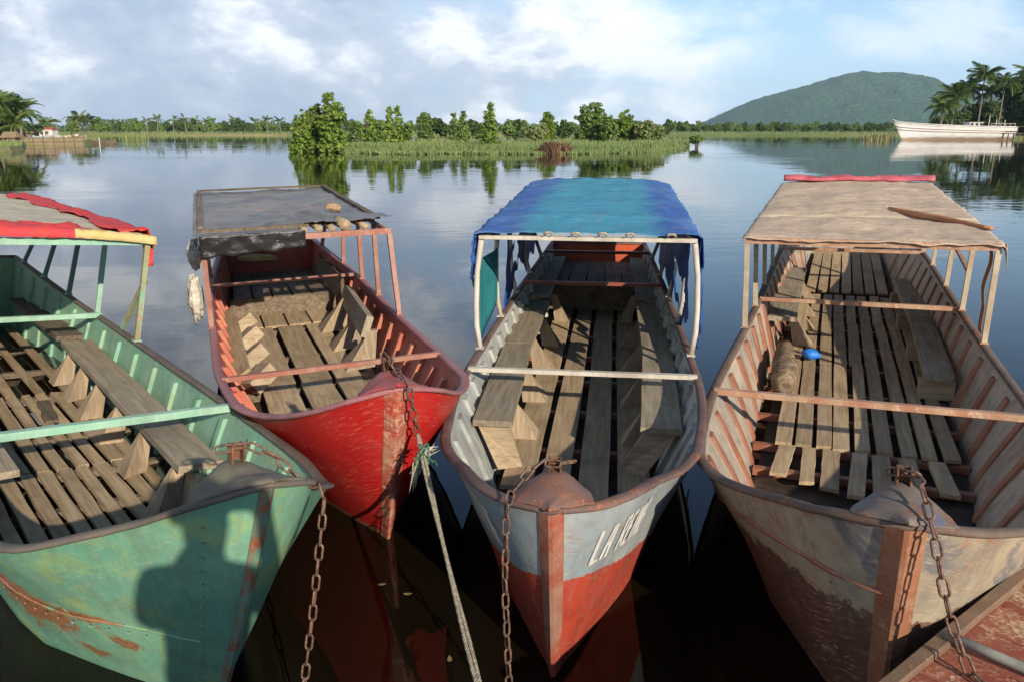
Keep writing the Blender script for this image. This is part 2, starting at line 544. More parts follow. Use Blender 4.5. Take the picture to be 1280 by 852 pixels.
class Boat:
    def __init__(self, name, L, q, label, ku=None):
        self.L = L
        self.ku = (ku or KU) + [L]
        self.X, self.Y, self.a, self.ro, self.rake = q[:5]
        self.z = q[5:11]
        self.b = [0.0] + list(q[11:])
        R = Euler((0, self.ro, -self.a), 'XYZ').to_matrix()
        loc = Vector((self.X, self.Y, .2)) - R @ Vector((0, 0, .2))
        self.root = empty(name, loc, (0, self.ro, -self.a))
        self.M = Matrix.Translation(loc) @ R.to_4x4()
        tag(self.root, label, 'boat', 'wooden-floored metal river boats moored side by side')
        bm = max(self.b)
        k = bm / 0.8
        self.ws = [0, .6, 1.0, 2.0, 3.2, 5.2, L - self.rake + .01]
        self.wb = [0.0, .255 * k, .39 * k, .53 * k, .61 * k, .62 * k, .86 * self.b[-1]]

    def zg(self, u):
        return pch(KZ + [self.L], self.z, u)

    def hb(self, u):
        return pch(self.ku, self.b, np.clip(u, 0, self.L))

    def hull(self, w, t):
        """outer skin: w from stem (0) to stern (1), t from waterline (0) to gunwale (1) -> (b, u, z)"""
        us = self.rake * (1 - t) if t > 0 else self.rake * (1 - 1.3 * t)
        u = us + w * (self.L - us)
        b1 = float(self.hb(w * self.L))
        b0 = float(pch(self.ws, self.wb, w * (self.L - self.rake)))
        b0 = min(b0, b1 * 0.985 + 0.0)
        z = t * float(self.zg(u)) if t > 0 else t
        b = b0 + (b1 - b0) * (max(t, 0) ** 1.15)
        if t < 0:
            b = b0 * (1 - 0.55 * (-t / 0.25) ** 2)
        return max(b, 0.0), u, z

    def hbz(self, u, z):
        t = max(0.0, min(1.0, z / float(self.zg(u))))
        us = self.rake * (1 - t)
        w_ = max(0.0, (u - us) / (self.L - us))
        return self.hull(w_, t)[0]

    def world(self, u, v, z):
        return self.M @ Vector((v, u, z))

    # ---- parts
    def make_hull(self, m_out, m_in, m_transom):
        ws = [0, .002, .005, .01, .017, .026, .037, .05, .066, .085, .11, .14, .18, .23, .29, .36, .44, .53, .63, .74, .86, 1.0]
        ts = [-.25, -.12, -.03, .04, .12, .2, .3, .4, .5, .6, .7, .8, .9, 1.0]
        mb = MB()
        n = len(ts)
        for side in (-1, 1):
            rows = []
            for w_ in ws:
                for t in ts:
                    b, u, z = self.hull(w_, t)
                    rows.append((side * b, u, z))
            fs = []
            for i in range(len(ws) - 1):
                for j in range(n - 1):
                    a_, b_, c_, d_ = i * n + j, (i + 1) * n + j, (i + 1) * n + j + 1, i * n + j + 1
                    fs.append((a_, b_, c_, d_) if side == 1 else (a_, d_, c_, b_))
            mb.add(rows, fs, 0)
        # bottom and transom
        bot, tr = [], []
        for w_ in ws:
            b, u, z = self.hull(w_, -.25)
            bot.append([(-b, u, z), (b, u, z)])
        vs = [p for r in bot for p in r]
        mb.add(vs, [(2 * i, 2 * i + 2, 2 * i + 3, 2 * i + 1) for i in range(len(ws) - 1)], 0)
        vs = []
        for t in ts:
            b, u, z = self.hull(1.0, t)
            vs += [(-b, u, z), (b, u, z)]
        mb.add(vs, [(2 * j, 2 * j + 1, 2 * j + 3, 2 * j + 2) for j in range(n - 1)], 1)
        o = mb.build('hull', [m_out, m_out, m_in, m_transom], self.root, smooth=True)
        bm = bmesh.new()
        bm.from_mesh(o.data)
        bmesh.ops.remove_doubles(bm, verts=bm.verts, dist=1e-4)
        bmesh.ops.dissolve_degenerate(bm, edges=bm.edges, dist=1e-5)
        bmesh.ops.recalc_face_normals(bm, faces=bm.faces)
        # make sure the normals look outwards
        f = max(bm.faces, key=lambda f: f.calc_center_median().x)
        if f.normal.x < 0:
            bmesh.ops.reverse_faces(bm, faces=bm.faces)
        # dents: beaten sheet metal
        for v in bm.verts:
            if v.co.y > self.rake + .1 and v.co.z < float(self.zg(min(max(v.co.y, 0), self.L))) - .03:
                v.co.x += 0.015 * nz(v.co.y * 2.1 + self.X * 9, v.co.z * 3.3, v.co.x) * (1 if v.co.x > 0 else -1)
        bm.to_mesh(o.data)
        bm.free()
        for p in o.data.polygons:
            if abs(p.normal.y) > 0.9 and p.center.y > self.L * .9:
                p.use_smooth = False
        s = o.modifiers.new('plate', 'SOLIDIFY')
        s.thickness = 0.012
        s.offset = -1
        s.material_offset = 2
        s.use_rim = True
        e = o.modifiers.new('edges', 'EDGE_SPLIT')
        e.split_angle = math.radians(38)
        self.hull_o = o
        return o

    def make_rim(self, mat, wd=.05, ht=.03, seam=None):
        us = list(np.concatenate([np.linspace(0, .5, 14), np.linspace(.58, 1.6, 12), np.linspace(1.9, self.L, 20)]))
        path = []
        for u in reversed(us):
            path.append(Vector((-float(self.hb(u)), u, float(self.zg(u)))))
        for u in us[1:]:
            path.append(Vector((float(self.hb(u)), u, float(self.zg(u)))))
        rings = []
        prof = [(-.75, -.5), (.75, -.5), (1, -.1), (.8, .4), (.3, .6), (-.5, .6), (-1, .25), (-1, -.2)]
        for i, p in enumerate(path):
            t = (path[min(i + 1, len(path) - 1)] - path[max(i - 1, 0)]).normalized()
            outw = Vector((-t.y, t.x, 0)).normalized()
            jit = 1 + .13 * nz(i * .7, self.X * 5)
            up = .004 * nz(i * .45, 3.3 + self.X)
            tip = .5 + .5 * min(1.0, p.y / .12) if p.y < .12 else 1
            rings.append([p + outw * (x * wd / 2 * jit * tip + wd * .12) + Vector((0, 0, y * ht + .004 + up)) for x, y in prof])
        mb = MB()
        mb.loft(rings, True)
        o = mb.build('gunwale_rim', mat, self.root, smooth=True)
        fix_normals(o)
        # transom rail
        mb = MB()
        b, z = float(self.hb(self.L)), float(self.zg(self.L))
        mb.beam((-b, self.L, z + .006), (b, self.L, z + .006), .05, .03)
        mb.build('transom_rail', mat, self.root)

    def make_ribs(self, us, mat, wd=.05, dp=.035, top=.05, z0=.02, flange=0.0):
        for u in us:
            for side in (-1, 1):
                mb = MB()
                zt = float(self.zg(u)) - top
                zs = np.linspace(z0, zt, 6)
                rings = []
                for z in zs:
                    bo = self.hbz(u - wd / 2, z) - .010
                    bo2 = self.hbz(u + wd / 2, z) - .010
                    dz = dp
                    rings.append([(side * bo, u - wd / 2, z), (side * (bo - dz), u - wd / 2 + .006, z),
                                  (side * (bo2 - dz), u + wd / 2 - .006, z), (side * bo2, u + wd / 2, z)])
                mb.loft([[Vector(p) for p in r] for r in rings], True)
                o = mb.build('rib', mat, self.root)
                fix_normals(o)

    def make_bilge(self, mat, z=.012):
        us = np.linspace(self.rake + .12, self.L - .02, 18)
        mb = MB()
        vs = []
        for u in us:
            b = self.hbz(u, max(z, .001)) - .02
            vs += [(-b, u, z), (b, u, z)]
        mb.add(vs, [(2 * i, 2 * i + 1, 2 * i + 3, 2 * i + 2) for i in range(len(us) - 1)])
        return mb.build('bilge', mat, self.root)

    def plank(self, name, a, b, wd, th, mat, parent=None, seg=5, jit=.003, tilt=0.0, taper=None):
        a, b = Vector(a), Vector(b)
        y = (b - a).normalized()
        x = y.cross(Vector((0, 0, 1))).normalized()
        if tilt:
            x = Matrix.Rotation(tilt, 3, y) @ x
        z = x.cross(y)
        rings = []
        for i in range(seg + 1):
            f = i / seg
            p = a.lerp(b, f)
            ww = wd * (1 + (taper - 1) * f) if taper else wd
            j1, j2 = rng.uniform(-jit, jit), rng.uniform(-jit, jit)
            e = rng.uniform(-.012, .012) if i in (0, seg) else 0
            rings.append([p + x * (-ww / 2 + j1) - z * th / 2 + y * e, p + x * (ww / 2 + j2) - z * th / 2 - y * e,
                          p + x * (ww / 2 + j2 - .002) + z * th / 2 - y * e, p + x * (-ww / 2 + j1 + .002) + z * th / 2 + y * e])
        mb = MB()
        mb.loft(rings, True)
        return mb.build(name, mat, parent or self.root)

    def cross(self, u, mat, wd=.05, ht=.035, dz=.0, name='crossbeam', sag=0.0, angle=False, ext=.0, du=0.0):
        b = self.hbz(u, float(self.zg(u))) - .01 + ext
        z = float(self.zg(u)) + dz
        mb = MB()
        if angle:      # steel angle: a flat top and a hanging web
            mb.beam((-b, u - du, z), (b, u + du, z), wd, .008, seg=6, jit=.002)
            mb.beam((-b + .012, u - du - wd / 2 + .004, z - ht / 2 - .005), (b - .012, u + du - wd / 2 + .004, z - ht / 2 - .005), .008, ht, seg=6, jit=.0015)
        else:
            mb.beam((-b, u - du, z), (b, u + du, z), wd, ht, seg=8, jit=.0025)
        return bevel(mb.build(name, mat, self.root), .003)

    def make_cap(self, mat, uf=.13, ur=.3, h=.13, wmax=.17, m_br=None, bracket=True):
        """domed plate closing the bow, with its mooring bracket"""
        mb = MB()
        NP, NR = 25, 13
        rows = []
        for j in range(NR):
            r = j / (NR - 1)
            u = -.012 + (ur + .012) * r
            wv = min(float(self.hb(max(u, .004))) + .016, wmax) if u < uf else wmax * math.sqrt(max(.05, 1 - .80 * ((u - uf) / (ur - uf)) ** 2))
            hh = h * (.16 + .84 * math.sin(min(1, r / .78) * math.pi / 2) ** 1.3) * (1 - .25 * max(0, (r - .8) / .2))
            ze = float(self.zg(max(0, min(u, uf * 1.3)))) + .016
            for i in range(NP):
                f = -1 + 2 * i / (NP - 1)
                bell = max(0.0, math.cos(f * math.pi / 2)) ** 1.15
                x = wv * f
                rows.append((x + .004 * nz(f * 3, u * 12, self.X), u - .03 * (1 - abs(f)) * (r < .05) , ze + hh * bell + .007 * nz(x * 16, u * 16, self.X) + .004 * abs(nz(x * 30, u * 22, self.X + 2))))
        fs = []
        for j in range(NR - 1):
            for i in range(NP - 1):
                a_ = j * NP + i
                fs.append((a_, a_ + 1, a_ + NP + 1, a_ + NP))
        mb.add(rows, fs)
        o = mb.build('bow_cap', mat, self.root, smooth=True)
        s = o.modifiers.new('plate', 'SOLIDIFY')
        s.thickness = .008
        s.offset = 0
        self.cap_top = (0.0, ur * .78, float(self.zg(min(ur, uf))) + .012 + h)
        if bracket:
            x, y, z = self.cap_top
            bk = MB()
            bk.box((x - .022, y, z + .02), (.008, .045, .07))
            bk.box((x + .022, y, z + .02), (.008, .045, .07))
            bk.box((x, y + .018, z + .02), (.052, .008, .066))
            bk.tube([(x - .035, y - .006, z + .038), (x + .035, y - .006, z + .038)], .007, 8)
            bevel(bk.build('mooring_bracket', m_br or M_rust, o), .002)
        return o

    def make_stem_band(self, mat, wd=.07, proud=.005):
        rings = []
        for t in np.linspace(1.0, -.12, 16):
            b0, u0, z0 = self.hull(0, t)
            def at(side, dist):
                w_ = 0.0
                lo, hi = 0.0, .06
                for _ in range(22):
                    m_ = (lo + hi) / 2
                    b, u, z = self.hull(m_, t)
                    if math.hypot(b, u - u0) < dist: lo = m_
                    else: hi = m_
                b, u, z = self.hull(hi, t)
                return Vector((side * b, u, z))
            l2, r2 = at(-1, wd), at(1, wd)
            c = Vector((0, u0, z0))
            nl = Vector((-(l2.y - c.y), (l2.x - c.x), 0)).normalized()
            nr = Vector(((r2.y - c.y), -(r2.x - c.x), 0)).normalized()
            if nl.x > 0: nl = -nl
            if nr.x < 0: nr = -nr
            jj = wd * .10 * nz(t * 7, self.X)
            rings.append([l2 + nl * .001 , l2 * .9 + c * .1 + nl * proud, c + Vector((-.008, -.008 - proud, 0)), c + Vector((.008, -.008 - proud, 0)), r2 * .9 + c * .1 + nr * proud, r2 + nr * .001])
        mb = MB()
        mb.loft(rings, closed=False, caps=False)
        o = mb.build('stem_band', mat, self.root)
        return o

    def canopy(self, u0, u1, z0, z1, hw0, hw1, posts, m_bar, m_post, parent, psec=.036, lean=0.0, pipe=False, nb=4, post_m=None, bar=.05):
        """posts on the gunwales, a bar across the front, side rails and battens"""
        def top(u):
            f = (u - u0) / (u1 - u0)
            return z0 + (z1 - z0) * f, hw0 + (hw1 - hw0) * f
        zt, h = top(u0)
        mb = MB(); mb.beam((-h - .01, u0, zt), (h + .01, u0, zt), .04, bar, seg=8, jit=.003)
        mb.build('front_bar', m_bar, parent)
        zt, h = top(u1)
        mb = MB(); mb.beam((-h, u1, zt), (h, u1, zt), .035, .04)
        mb.build('rear_bar', m_bar, parent)
        for s in (-1, 1):
            mb = MB()
            a, b = top(u0 + .03), top(u1)
            mb.beam((s * (a[1] - .02), u0 + .025, a[0] - .004), (s * (b[1] - .02), u1, b[0] - .004), .032, .036, seg=5, jit=.002)
            mb.build('side_rail', m_bar, parent)
        for i in range(1, nb + 1):
            u = u0 + (u1 - u0) * i / (nb + 1)
            zt, h = top(u)
            mb = MB(); mb.beam((-h, u, zt + .016), (h, u, zt + .016), .04, .022, seg=4, jit=.003)
            mb.build('roof_batten', m_bar, parent)
        for (u, s, du) in posts:
            zt, h = top(min(max(u + du, u0), u1))
            ub = u
            foot = Vector((s * (float(self.hb(ub)) + .0), ub, float(self.zg(ub)) + .012))
            head = Vector((s * (h - .005), u + du, zt - .022))
            mb = MB()
            if pipe:
                midp = foot.lerp(head, .42) + Vector((s * .035, 0, 0))
                mb.tube([foot, foot.lerp(midp, .5) + Vector((s * .012, 0, 0)), midp, midp.lerp(head, .5) + Vector((s * .012, 0, 0)), head], .022, 8)
            else:
                mb.beam(foot, head, psec, psec, up=(0, 1, 0), seg=4, jit=.0015)
            o = mb.build('post', (post_m or {}).get((round(u, 2), s), m_post), parent, smooth=pipe)
            fm = MB()
            fm.box(foot + Vector((0, 0, .006)), (.06, .08, .012))
            fm.build('post_foot', m_bar, parent)
        return top


def sheet(name, mats, fn, nu, nv, parent=None, thick=.004, fmat=None):
    """cloth-like sheet; fn(i/nu, j/nv) -> local point or None for a hole"""
    mb = MB()
    idx = {}
    for j in range(nv + 1):
        for i in range(nu + 1):
            p = fn(i / nu, j / nv)
            if p is not None:
                idx[(i, j)] = len(mb.v)
                mb.v.append(tuple(p))
    for j in range(nv):
        for i in range(nu):
            k = [(i, j), (i + 1, j), (i + 1, j + 1), (i, j + 1)]
            if all(q in idx for q in k):
                mb.f.append(tuple(idx[q] for q in k))
                mb.m.append(fmat(i / nu, j / nv) if fmat else 0)
    o = mb.build(name, mats, parent, smooth=True)
    s = o.modifiers.new('thick', 'SOLIDIFY')
    s.thickness = thick
    s.offset = 0
    return o


# ------------------------------------------------------------------ chain and rope
def link_mesh(length=.074, width=.036, r=.0048):
    mb = MB()
    pts = []
    hl = length / 2 - width / 2
    for k in range(7):
        a = math.pi * k / 6
        pts.append(Vector((math.cos(a) * (width / 2 - r), hl + math.sin(a) * (width / 2 - r), 0)))
    for k in range(7):
        a = math.pi + math.pi * k / 6
        pts.append(Vector((math.cos(a) * (width / 2 - r), -hl + math.sin(a) * (width / 2 - r), 0)))
    n = len(pts)
    rings = []
    for i, p in enumerate(pts):
        t = (pts[(i + 1) % n] - pts[i - 1]).normalized()
        x = Vector((t.y, -t.x, 0))
        rings.append([p + (x * math.cos(2 * math.pi * k / 6) + Vector((0, 0, 1)) * math.sin(2 * math.pi * k / 6)) * r for k in range(6)])
    vs = [p for rg in rings for p in rg]
    fs = []
    for i in range(n):
        for k in range(6):
            fs.append((i * 6 + k, i * 6 + (k + 1) % 6, ((i + 1) % n) * 6 + (k + 1) % 6, ((i + 1) % n) * 6 + k))
    mb.add(vs, fs)
    o = mb.build('chain_link', M_chain, None, smooth=True, link=False)
    return o.data


def sample(path, step):
    path = [Vector(p) for p in path]
    out, acc = [], 0.0
    nxt = 0.0
    for a, b in zip(path[:-1], path[1:]):
        d_ = (b - a).length
        while nxt <= acc + d_:
            out.append((a.lerp(b, (nxt - acc) / d_), (b - a).normalized()))
            nxt += step
        acc += d_
    return out


def hang(a, b, sag, n=24):
    a, b = Vector(a), Vector(b)
    return [a.lerp(b, i / n) - Vector((0, 0, sag * 4 * (i / n) * (1 - i / n))) for i in range(n + 1)]


LINK = link_mesh()


def chain(path, label, scale=1.0, group='rusty mooring chains on the bows'):
    root = empty('mooring_chain', path[0])
    tag(root, label, 'chain', group)
    inv = Matrix.Translation(-Vector(path[0]))
    for i, (p, t) in enumerate(sample(path, .0605 * scale)):
        o = bpy.data.objects.new('chain_link', LINK)
        q = t.to_track_quat('Y', 'Z').to_matrix().to_4x4()
        roll = Matrix.Rotation(math.radians(45 + 90 * (i % 2) + rng.uniform(-14, 14)), 4, 'Y')
        o.matrix_local = inv @ Matrix.Translation(p) @ q @ roll @ Matrix.Scale(scale, 4)
        col.objects.link(o)
        o.parent = root
    return root


def rope_mb(mb, path, r=.009, strands=3, twist=90.0, n=6):
    smp = sample(path, .012)
    for s in range(strands):
        pts = []
        for i, (p, t) in enumerate(smp):
            x = t.cross(Vector((0, 0, 1)))
            x = x.normalized() if x.length > 1e-3 else Vector((1, 0, 0))
            y = t.cross(x)
            a = i * .012 * twist + s * 2 * math.pi / strands
            pts.append(p + (x * math.cos(a) + y * math.sin(a)) * r * .55)
        mb.tube(pts, r * .62, n)


# ================================================================== the four boats
QG = [0.14, 2.653, 0.125, 0.0, 0.29, 0.906, 0.858, 0.684, 0.575, 0.631, 0.727, 0.195, 0.352, 0.471, 0.673, 0.814, 0.767, 0.636]
QW = [1.293, 2.342, 0.371, -0.019, 0.197, 1.009, 0.879, 0.68, 0.558, 0.637, 0.75, 0.208, 0.369, 0.593, 0.849, 0.949, 0.887, 0.86, 0.55]
QR = [-0.535, 3.668, -0.368, -0.019, 0.489, 1.04, 0.86, 0.673, 0.54, 0.598, 0.766, 0.202, 0.379, 0.532, 0.731, 0.822, 0.814, 0.598]
QN = [-0.892, 2.449, -0.701, 0.095, 0.434, 1.086, 0.887, 0.646, 0.635, 0.649, 0.86, 0.209, 0.339, 0.603, 0.75, 0.79, 0.80, 0.603]


def knee(bt, u, side, vtop, vfoot, ztop, zf, th=.035, mat=None, lean=0.0, name='bench_knee', spread=.16, skew=0.0):
    """triangular board propping a bench: narrow under the seat, wide on the floor"""
    mb = MB()
    a = Vector((side * vtop, u, ztop))
    b1 = Vector((side * vfoot, u - spread * .5 + skew, zf))
    b2 = Vector((side * vfoot, u + spread * .5 + skew, zf))
    b3 = Vector((side * (vtop + .02), u + spread * .3, zf))
    b4 = Vector((side * (vtop + .02), u - spread * .3, zf))
    a1, a2 = a + Vector((0, -.03, 0)), a + Vector((side * .03, .03, 0))
    a3, a4 = a + Vector((side * .07, .03, 0)), a + Vector((side * .07, -.03, 0))
    mb.add([b1, b2, b3, b4, a1, a2, a3, a4], [(0, 3, 2, 1), (4, 5, 6, 7), (0, 1, 5, 4), (1, 2, 6, 5), (2, 3, 7, 6), (3, 0, 4, 7)])
    o = mb.build(name, mat or M_woodz, bt.root)
    fix_normals(o)
    return o


# ---------------------------------------------------------------- grey boat with the blue canopy
def build_grey():
    bt = Boat('river_boat', 8.4, QG, 'grey and red metal boat with white lettering on its bow and a blue canopy')
    red = (0.42, 0.055, 0.03)
    m_out = paint('grey_hull_paint', (0.25, 0.30, 0.32), (0.36, 0.39, 0.385), chip=.64, rust_at=.66, low=(red, .60, .30, .10), streak=.35, scratch=(0.30, 0.2, 0.14))
    m_in = paint('grey_inner_paint', (0.34, 0.365, 0.345), (0.44, 0.45, 0.41), chip=.64, rust_at=.62, streak=.75, grime=.65)
    m_tr = paint('orange_transom_paint', (0.5, 0.09, 0.03), (0.42, 0.07, 0.03), rust_at=.72)
    m_rim = paint('mauve_rim_paint', (0.11, 0.062, 0.058), (0.165, 0.105, 0.095), chip=.66, rust_at=.55, streak=.2, scale=1.6, rough=.8)
    m_rust = paint('flaking_red_paint', (0.36, 0.075, 0.045), (0.36, 0.19, 0.13), chip=.58, rust_at=.54, scale=2.6)
    m_cream = paint('cream_post_paint', (0.56, 0.52, 0.43), (0.48, 0.42, 0.33), chip=.62, rust_at=.66, scale=2.0)
    m_redbar = paint('dull_red_bar_paint', (0.27, 0.065, 0.04), (0.2, 0.07, 0.05), rust_at=.6, scale=2)
    bt.make_hull(m_out, m_in, m_tr)
    bt.make_rim(m_rim, .058, .022)
    bt.make_stem_band(m_rust, .056, .006)
    bt.make_cap(paint('scuffed_mauve_cap_paint', (0.21, 0.10, 0.075), (0.14, 0.095, 0.09), under=(0.31, 0.085, 0.05), chip=.66, rust_at=.52, scale=2.0, rough=.6), uf=.09, ur=.27, h=.072, wmax=.155)
    bt.make_ribs([1.05 + .42 * i for i in range(17)], m_in, .13, .032, top=.05)
    bt.make_bilge(M_bilge)
    # floor boards
    for v, w_ in ((-.36, .20), (-.115, .19), (.125, .20), (.37, .20)):
        us = [1.55 + rng.uniform(-.15, .15), 4.35, 6.4, 8.1]
        if abs(v) > .3: us[0] = 1.9
        for a, b in zip(us[:-1], us[1:]):
            bt.plank('floor_plank', (v + rng.uniform(-.008, .008), a + .008, .09 + rng.uniform(-.006, .006)), (v + rng.uniform(-.008, .008), b - .008, .09), w_ + rng.uniform(-.012, .012), .028, M_wood)
    for u in (1.75, 2.6, 3.4, 4.2, 5.0, 5.8, 6.6, 7.4):
        b = bt.hbz(u, .04) - .03
        mb = MB(); mb.beam((-b, u, .045), (b, u, .045), .06, .05)
        mb.build('floor_bearer', m_redbar, bt.root)
    # benches along both sides
    for s in (-1, 1):
        bt.plank('bench_plank', (s * .535, 2.12, .43), (s * .60, 4.05, .425), .26, .04, M_bench, taper=.95)
        bt.plank('bench_plank', (s * .60, 4.07, .425), (s * .585, 5.85, .43), .25, .04, M_bench)
        bt.plank('bench_plank', (s * .58, 5.95, .47), (s * .54, 8.1, .56), .22, .04, M_bench)
        for u in (2.75, 3.55, 4.4, 5.3, 6.4):
            knee(bt, u, s, .47 if u < 6 else .42, .30, .405, .105, spread=.2, skew=rng.uniform(-.05, .05))
        # the near end of the bench rests on a slanting board
        mb = MB()
        a = [(s * .63, 2.14, .405), (s * .43, 2.16, .405), (s * (.35 if s < 0 else .27), 2.20, .11), (s * (.50 if s < 0 else .44), 2.13, .11)]
        bq = [(x, y + .03, z - .005) for x, y, z in a]
        mb.add(a + bq, [(0, 1, 2, 3), (7, 6, 5, 4), (0, 4, 5, 1), (1, 5, 6, 2), (2, 6, 7, 3), (3, 7, 4, 0)])
        o = mb.build('bench_end_board', M_woodx, bt.root); fix_normals(o)
    # stern deck and transom seat
    for i in range(5):
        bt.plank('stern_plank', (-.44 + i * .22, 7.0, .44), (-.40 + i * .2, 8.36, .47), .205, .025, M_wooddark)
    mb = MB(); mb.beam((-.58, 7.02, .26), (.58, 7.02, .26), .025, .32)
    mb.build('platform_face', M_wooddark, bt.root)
    bt.cross(2.75, m_cream, .05, .03, dz=.02)
    bt.cross(5.77, m_redbar, .05, .035, dz=.02)
    bt.cross(7.6, m_redbar, .05, .035, dz=.02)
    # lettering, brushed by hand
    glyph = {
        'L': [[(0, 1), (0, 0), (.5, .02)]],
        'A': [[(0, 0), (.22, 1), (.5, 1), (.55, 0)], [(.1, .45), (.52, .45)]],
        'R': [[(0, 0), (0, 1), (.45, 1), (.5, .78), (.45, .52), (0, .5)], [(.2, .5), (.55, 0)]],
        'E': [[(.5, 1), (0, 1), (0, 0), (.5, 0)], [(0, .52), (.42, .52)]],
        'I': [[(.1, 0), (.1, 1)]],
        'N': [[(0, 0), (0, 1), (.5, 0), (.5, 1)]],
    }
    m_white = paint('white_lettering_paint', (0.74, 0.72, 0.66), (0.6, 0.58, 0.52), chip=.62, rust_at=.75, scale=3, streak=.15)

    def letter(side):
        x0 = 0.0
        for ch in 'LA REINE':
            mb = MB()
            if ch == ' ':
                x0 += .045
                continue
            for st in glyph[ch]:
                pts = []
                for (p, q) in zip(st[:-1], st[1:]):
                    for k in range(5):
                        f = k / 4
                        pts.append((p[0] + (q[0] - p[0]) * f, p[1] + (q[1] - p[1]) * f))
                for (p, q) in zip(pts[:-1], pts[1:]):
                    if p == q: continue
                    A = np.array([x0 + p[0] * .052, p[1] * .16])
                    Bq = np.array([x0 + q[0] * .052, q[1] * .16])
                    dd_ = (Bq - A) / (np.linalg.norm(Bq - A) + 1e-9)
                    nn = np.array([-dd_[1], dd_[0]])
                    w2 = (.0082 if abs(dd_[1]) > abs(dd_[0]) else .0095) * (1 + .25 * nz(p[0] * 5, p[1] * 5, x0 * 9))
                    A, Bq = A - dd_ * .004, Bq + dd_ * .004
                    quad = []
                    for (X_, Y_) in (A + nn * w2, A - nn * w2, Bq - nn * w2, Bq + nn * w2):
                        xx = X_ if side > 0 else .40 - X_
                        u = .215 + xx * 1.05 - .16 * Y_ * (1 if side > 0 else -1)
                        z = .585 + Y_ - xx * .06 + .006 * nz(X_ * 20)
                        quad.append((side * (bt.hbz(u, z) + .0045), u, z))
                    mb.add(quad, [(0, 1, 2, 3)])
            x0 += 0.052 * (.32 if ch == 'I' else .72) + .010
            mb.build('painted_letter', m_white, bt.hull_o)
    letter(1)
    letter(-1)
    # canopy
    m_tarp = cloth('blue_tarpaulin', (0.05, 0.135, 0.40), (0.09, 0.20, 0.44), (0.24, 0.26, 0.30), transl=.15, rough=.65,
                   bands=[(0, -.50, .54, (0.07, 0.30, 0.42), .5)])
    m_tarp2 = cloth('torn_blue_sheet', (0.02, 0.06, 0.26), (0.03, 0.11, 0.38), (0.015, 0.02, 0.05), transl=.12, rough=.5)
    m_teal = cloth('teal_sheet', (0.03, 0.25, 0.28), (0.04, 0.3, 0.33), (0.05, 0.15, 0.2), transl=.3)
    u0, u1, z0, z1, h0, h1 = 3.33, 7.75, 1.46, 1.54, .80, .84

    def roof(f, g):
        u = u0 - .03 + (u1 - u0 + .1) * g
        s = -1 + 2 * f
        hw = (h0 + (h1 - h0) * g) + .035
        crown = (.010 + .05 * min(1, g * 2.2) ** .8)
        zt = z0 + (z1 - z0) * g + .034
        if abs(s) < .87:
            x = s / .87 * hw
            z = zt + crown * (1 - (abs(s) / .87) ** 4)
            bat = ((g * 5) % 1.0)
            z -= .034 * math.sin(bat * math.pi) * (1 - abs(s) ** 3)
        else:
            k = (abs(s) - .87) / .13
            drop = .19 * k * (1 + .5 * nz(g * 9, s) + .4 * nz(g * 31, s))
            x = math.copysign(hw + .012 + .02 * k, s)
            z = zt - drop
        z += (.018 * nz(x * 4, u * 3.2, 1) + .013 * nz(x * 9 + u * 4, u * 7, 2) + .014 * abs(nz(x * 5 - u * 6, u * 3, 6))) * (.7 + 1.2 * abs(s) ** 3)
        return (x, u, z)
    cn = sheet('canopy', [m_tarp], roof, 50, 80, bt.root, .004)
    posts = []
    for u in (3.33, 4.35, 5.3, 6.3, 7.3):
        posts += [(u, -1, .0), (u, 1, .0)]
    bt.canopy(u0, u1, z0, z1, h0, h1, posts, m_cream, m_cream, cn, pipe=True, bar=.028)
    # lashings along the front edge
    for x in (-.28, -.08, .12, .32, .62):
        mb = MB()
        mb.tube([(x - .03, u0 - .045, z0 + .03), (x - .02, u0 - .05, z0 + .048), (x + .02, u0 - .05, z0 + .048), (x + .03, u0 - .045, z0 + .03)], .011, 6)
        mb.build('lashing', M_rope, cn, smooth=True)

    # ragged curtains hanging down the sides
    def curtain(s, ua, ub, dep, seed, mat, holes=True, off=.05, name='torn_curtain'):
        def fn(f, g):
            u = ua + (ub - ua) * f
            ln = dep * (1 + .45 * nz(f * 4.3, seed) + .25 * nz(f * 13, seed))
            z = z0 + .01 - ln * g
            x = s * (h0 + off + .03 * g + .03 * nz(f * 7, g * 2.5, seed) + .015 * nz(f * 19, g * 5, seed))
            if holes and g > .25 and nz(f * 3.2 + seed, g * 2.6, seed * 2) > .46:
                return None
            return (x, u, z)
        return sheet(name, [mat], fn, 40, 18, cn, .003)
    curtain(1, 3.6, 7.6, .84, 4.2, m_tarp2, off=-.03)
    curtain(1, 3.32, 3.62, .75, 9.7, m_tarp2, False, off=.045)
    curtain(-1, 4.6, 7.6, .72, 1.3, m_tarp2, off=-.03)
    curtain(-1, 3.3, 3.5, .30, 2.2, m_tarp2, False, off=.04)

    def teal(f, g):
        return (-(h0 + .03 + .02 * math.sin(f * 6)), 3.45 + .95 * f, z0 - .22 - (.72 - .3 * f) * g)
    sheet('side_flap', [m_teal], teal, 10, 8, cn, .003)
    return bt


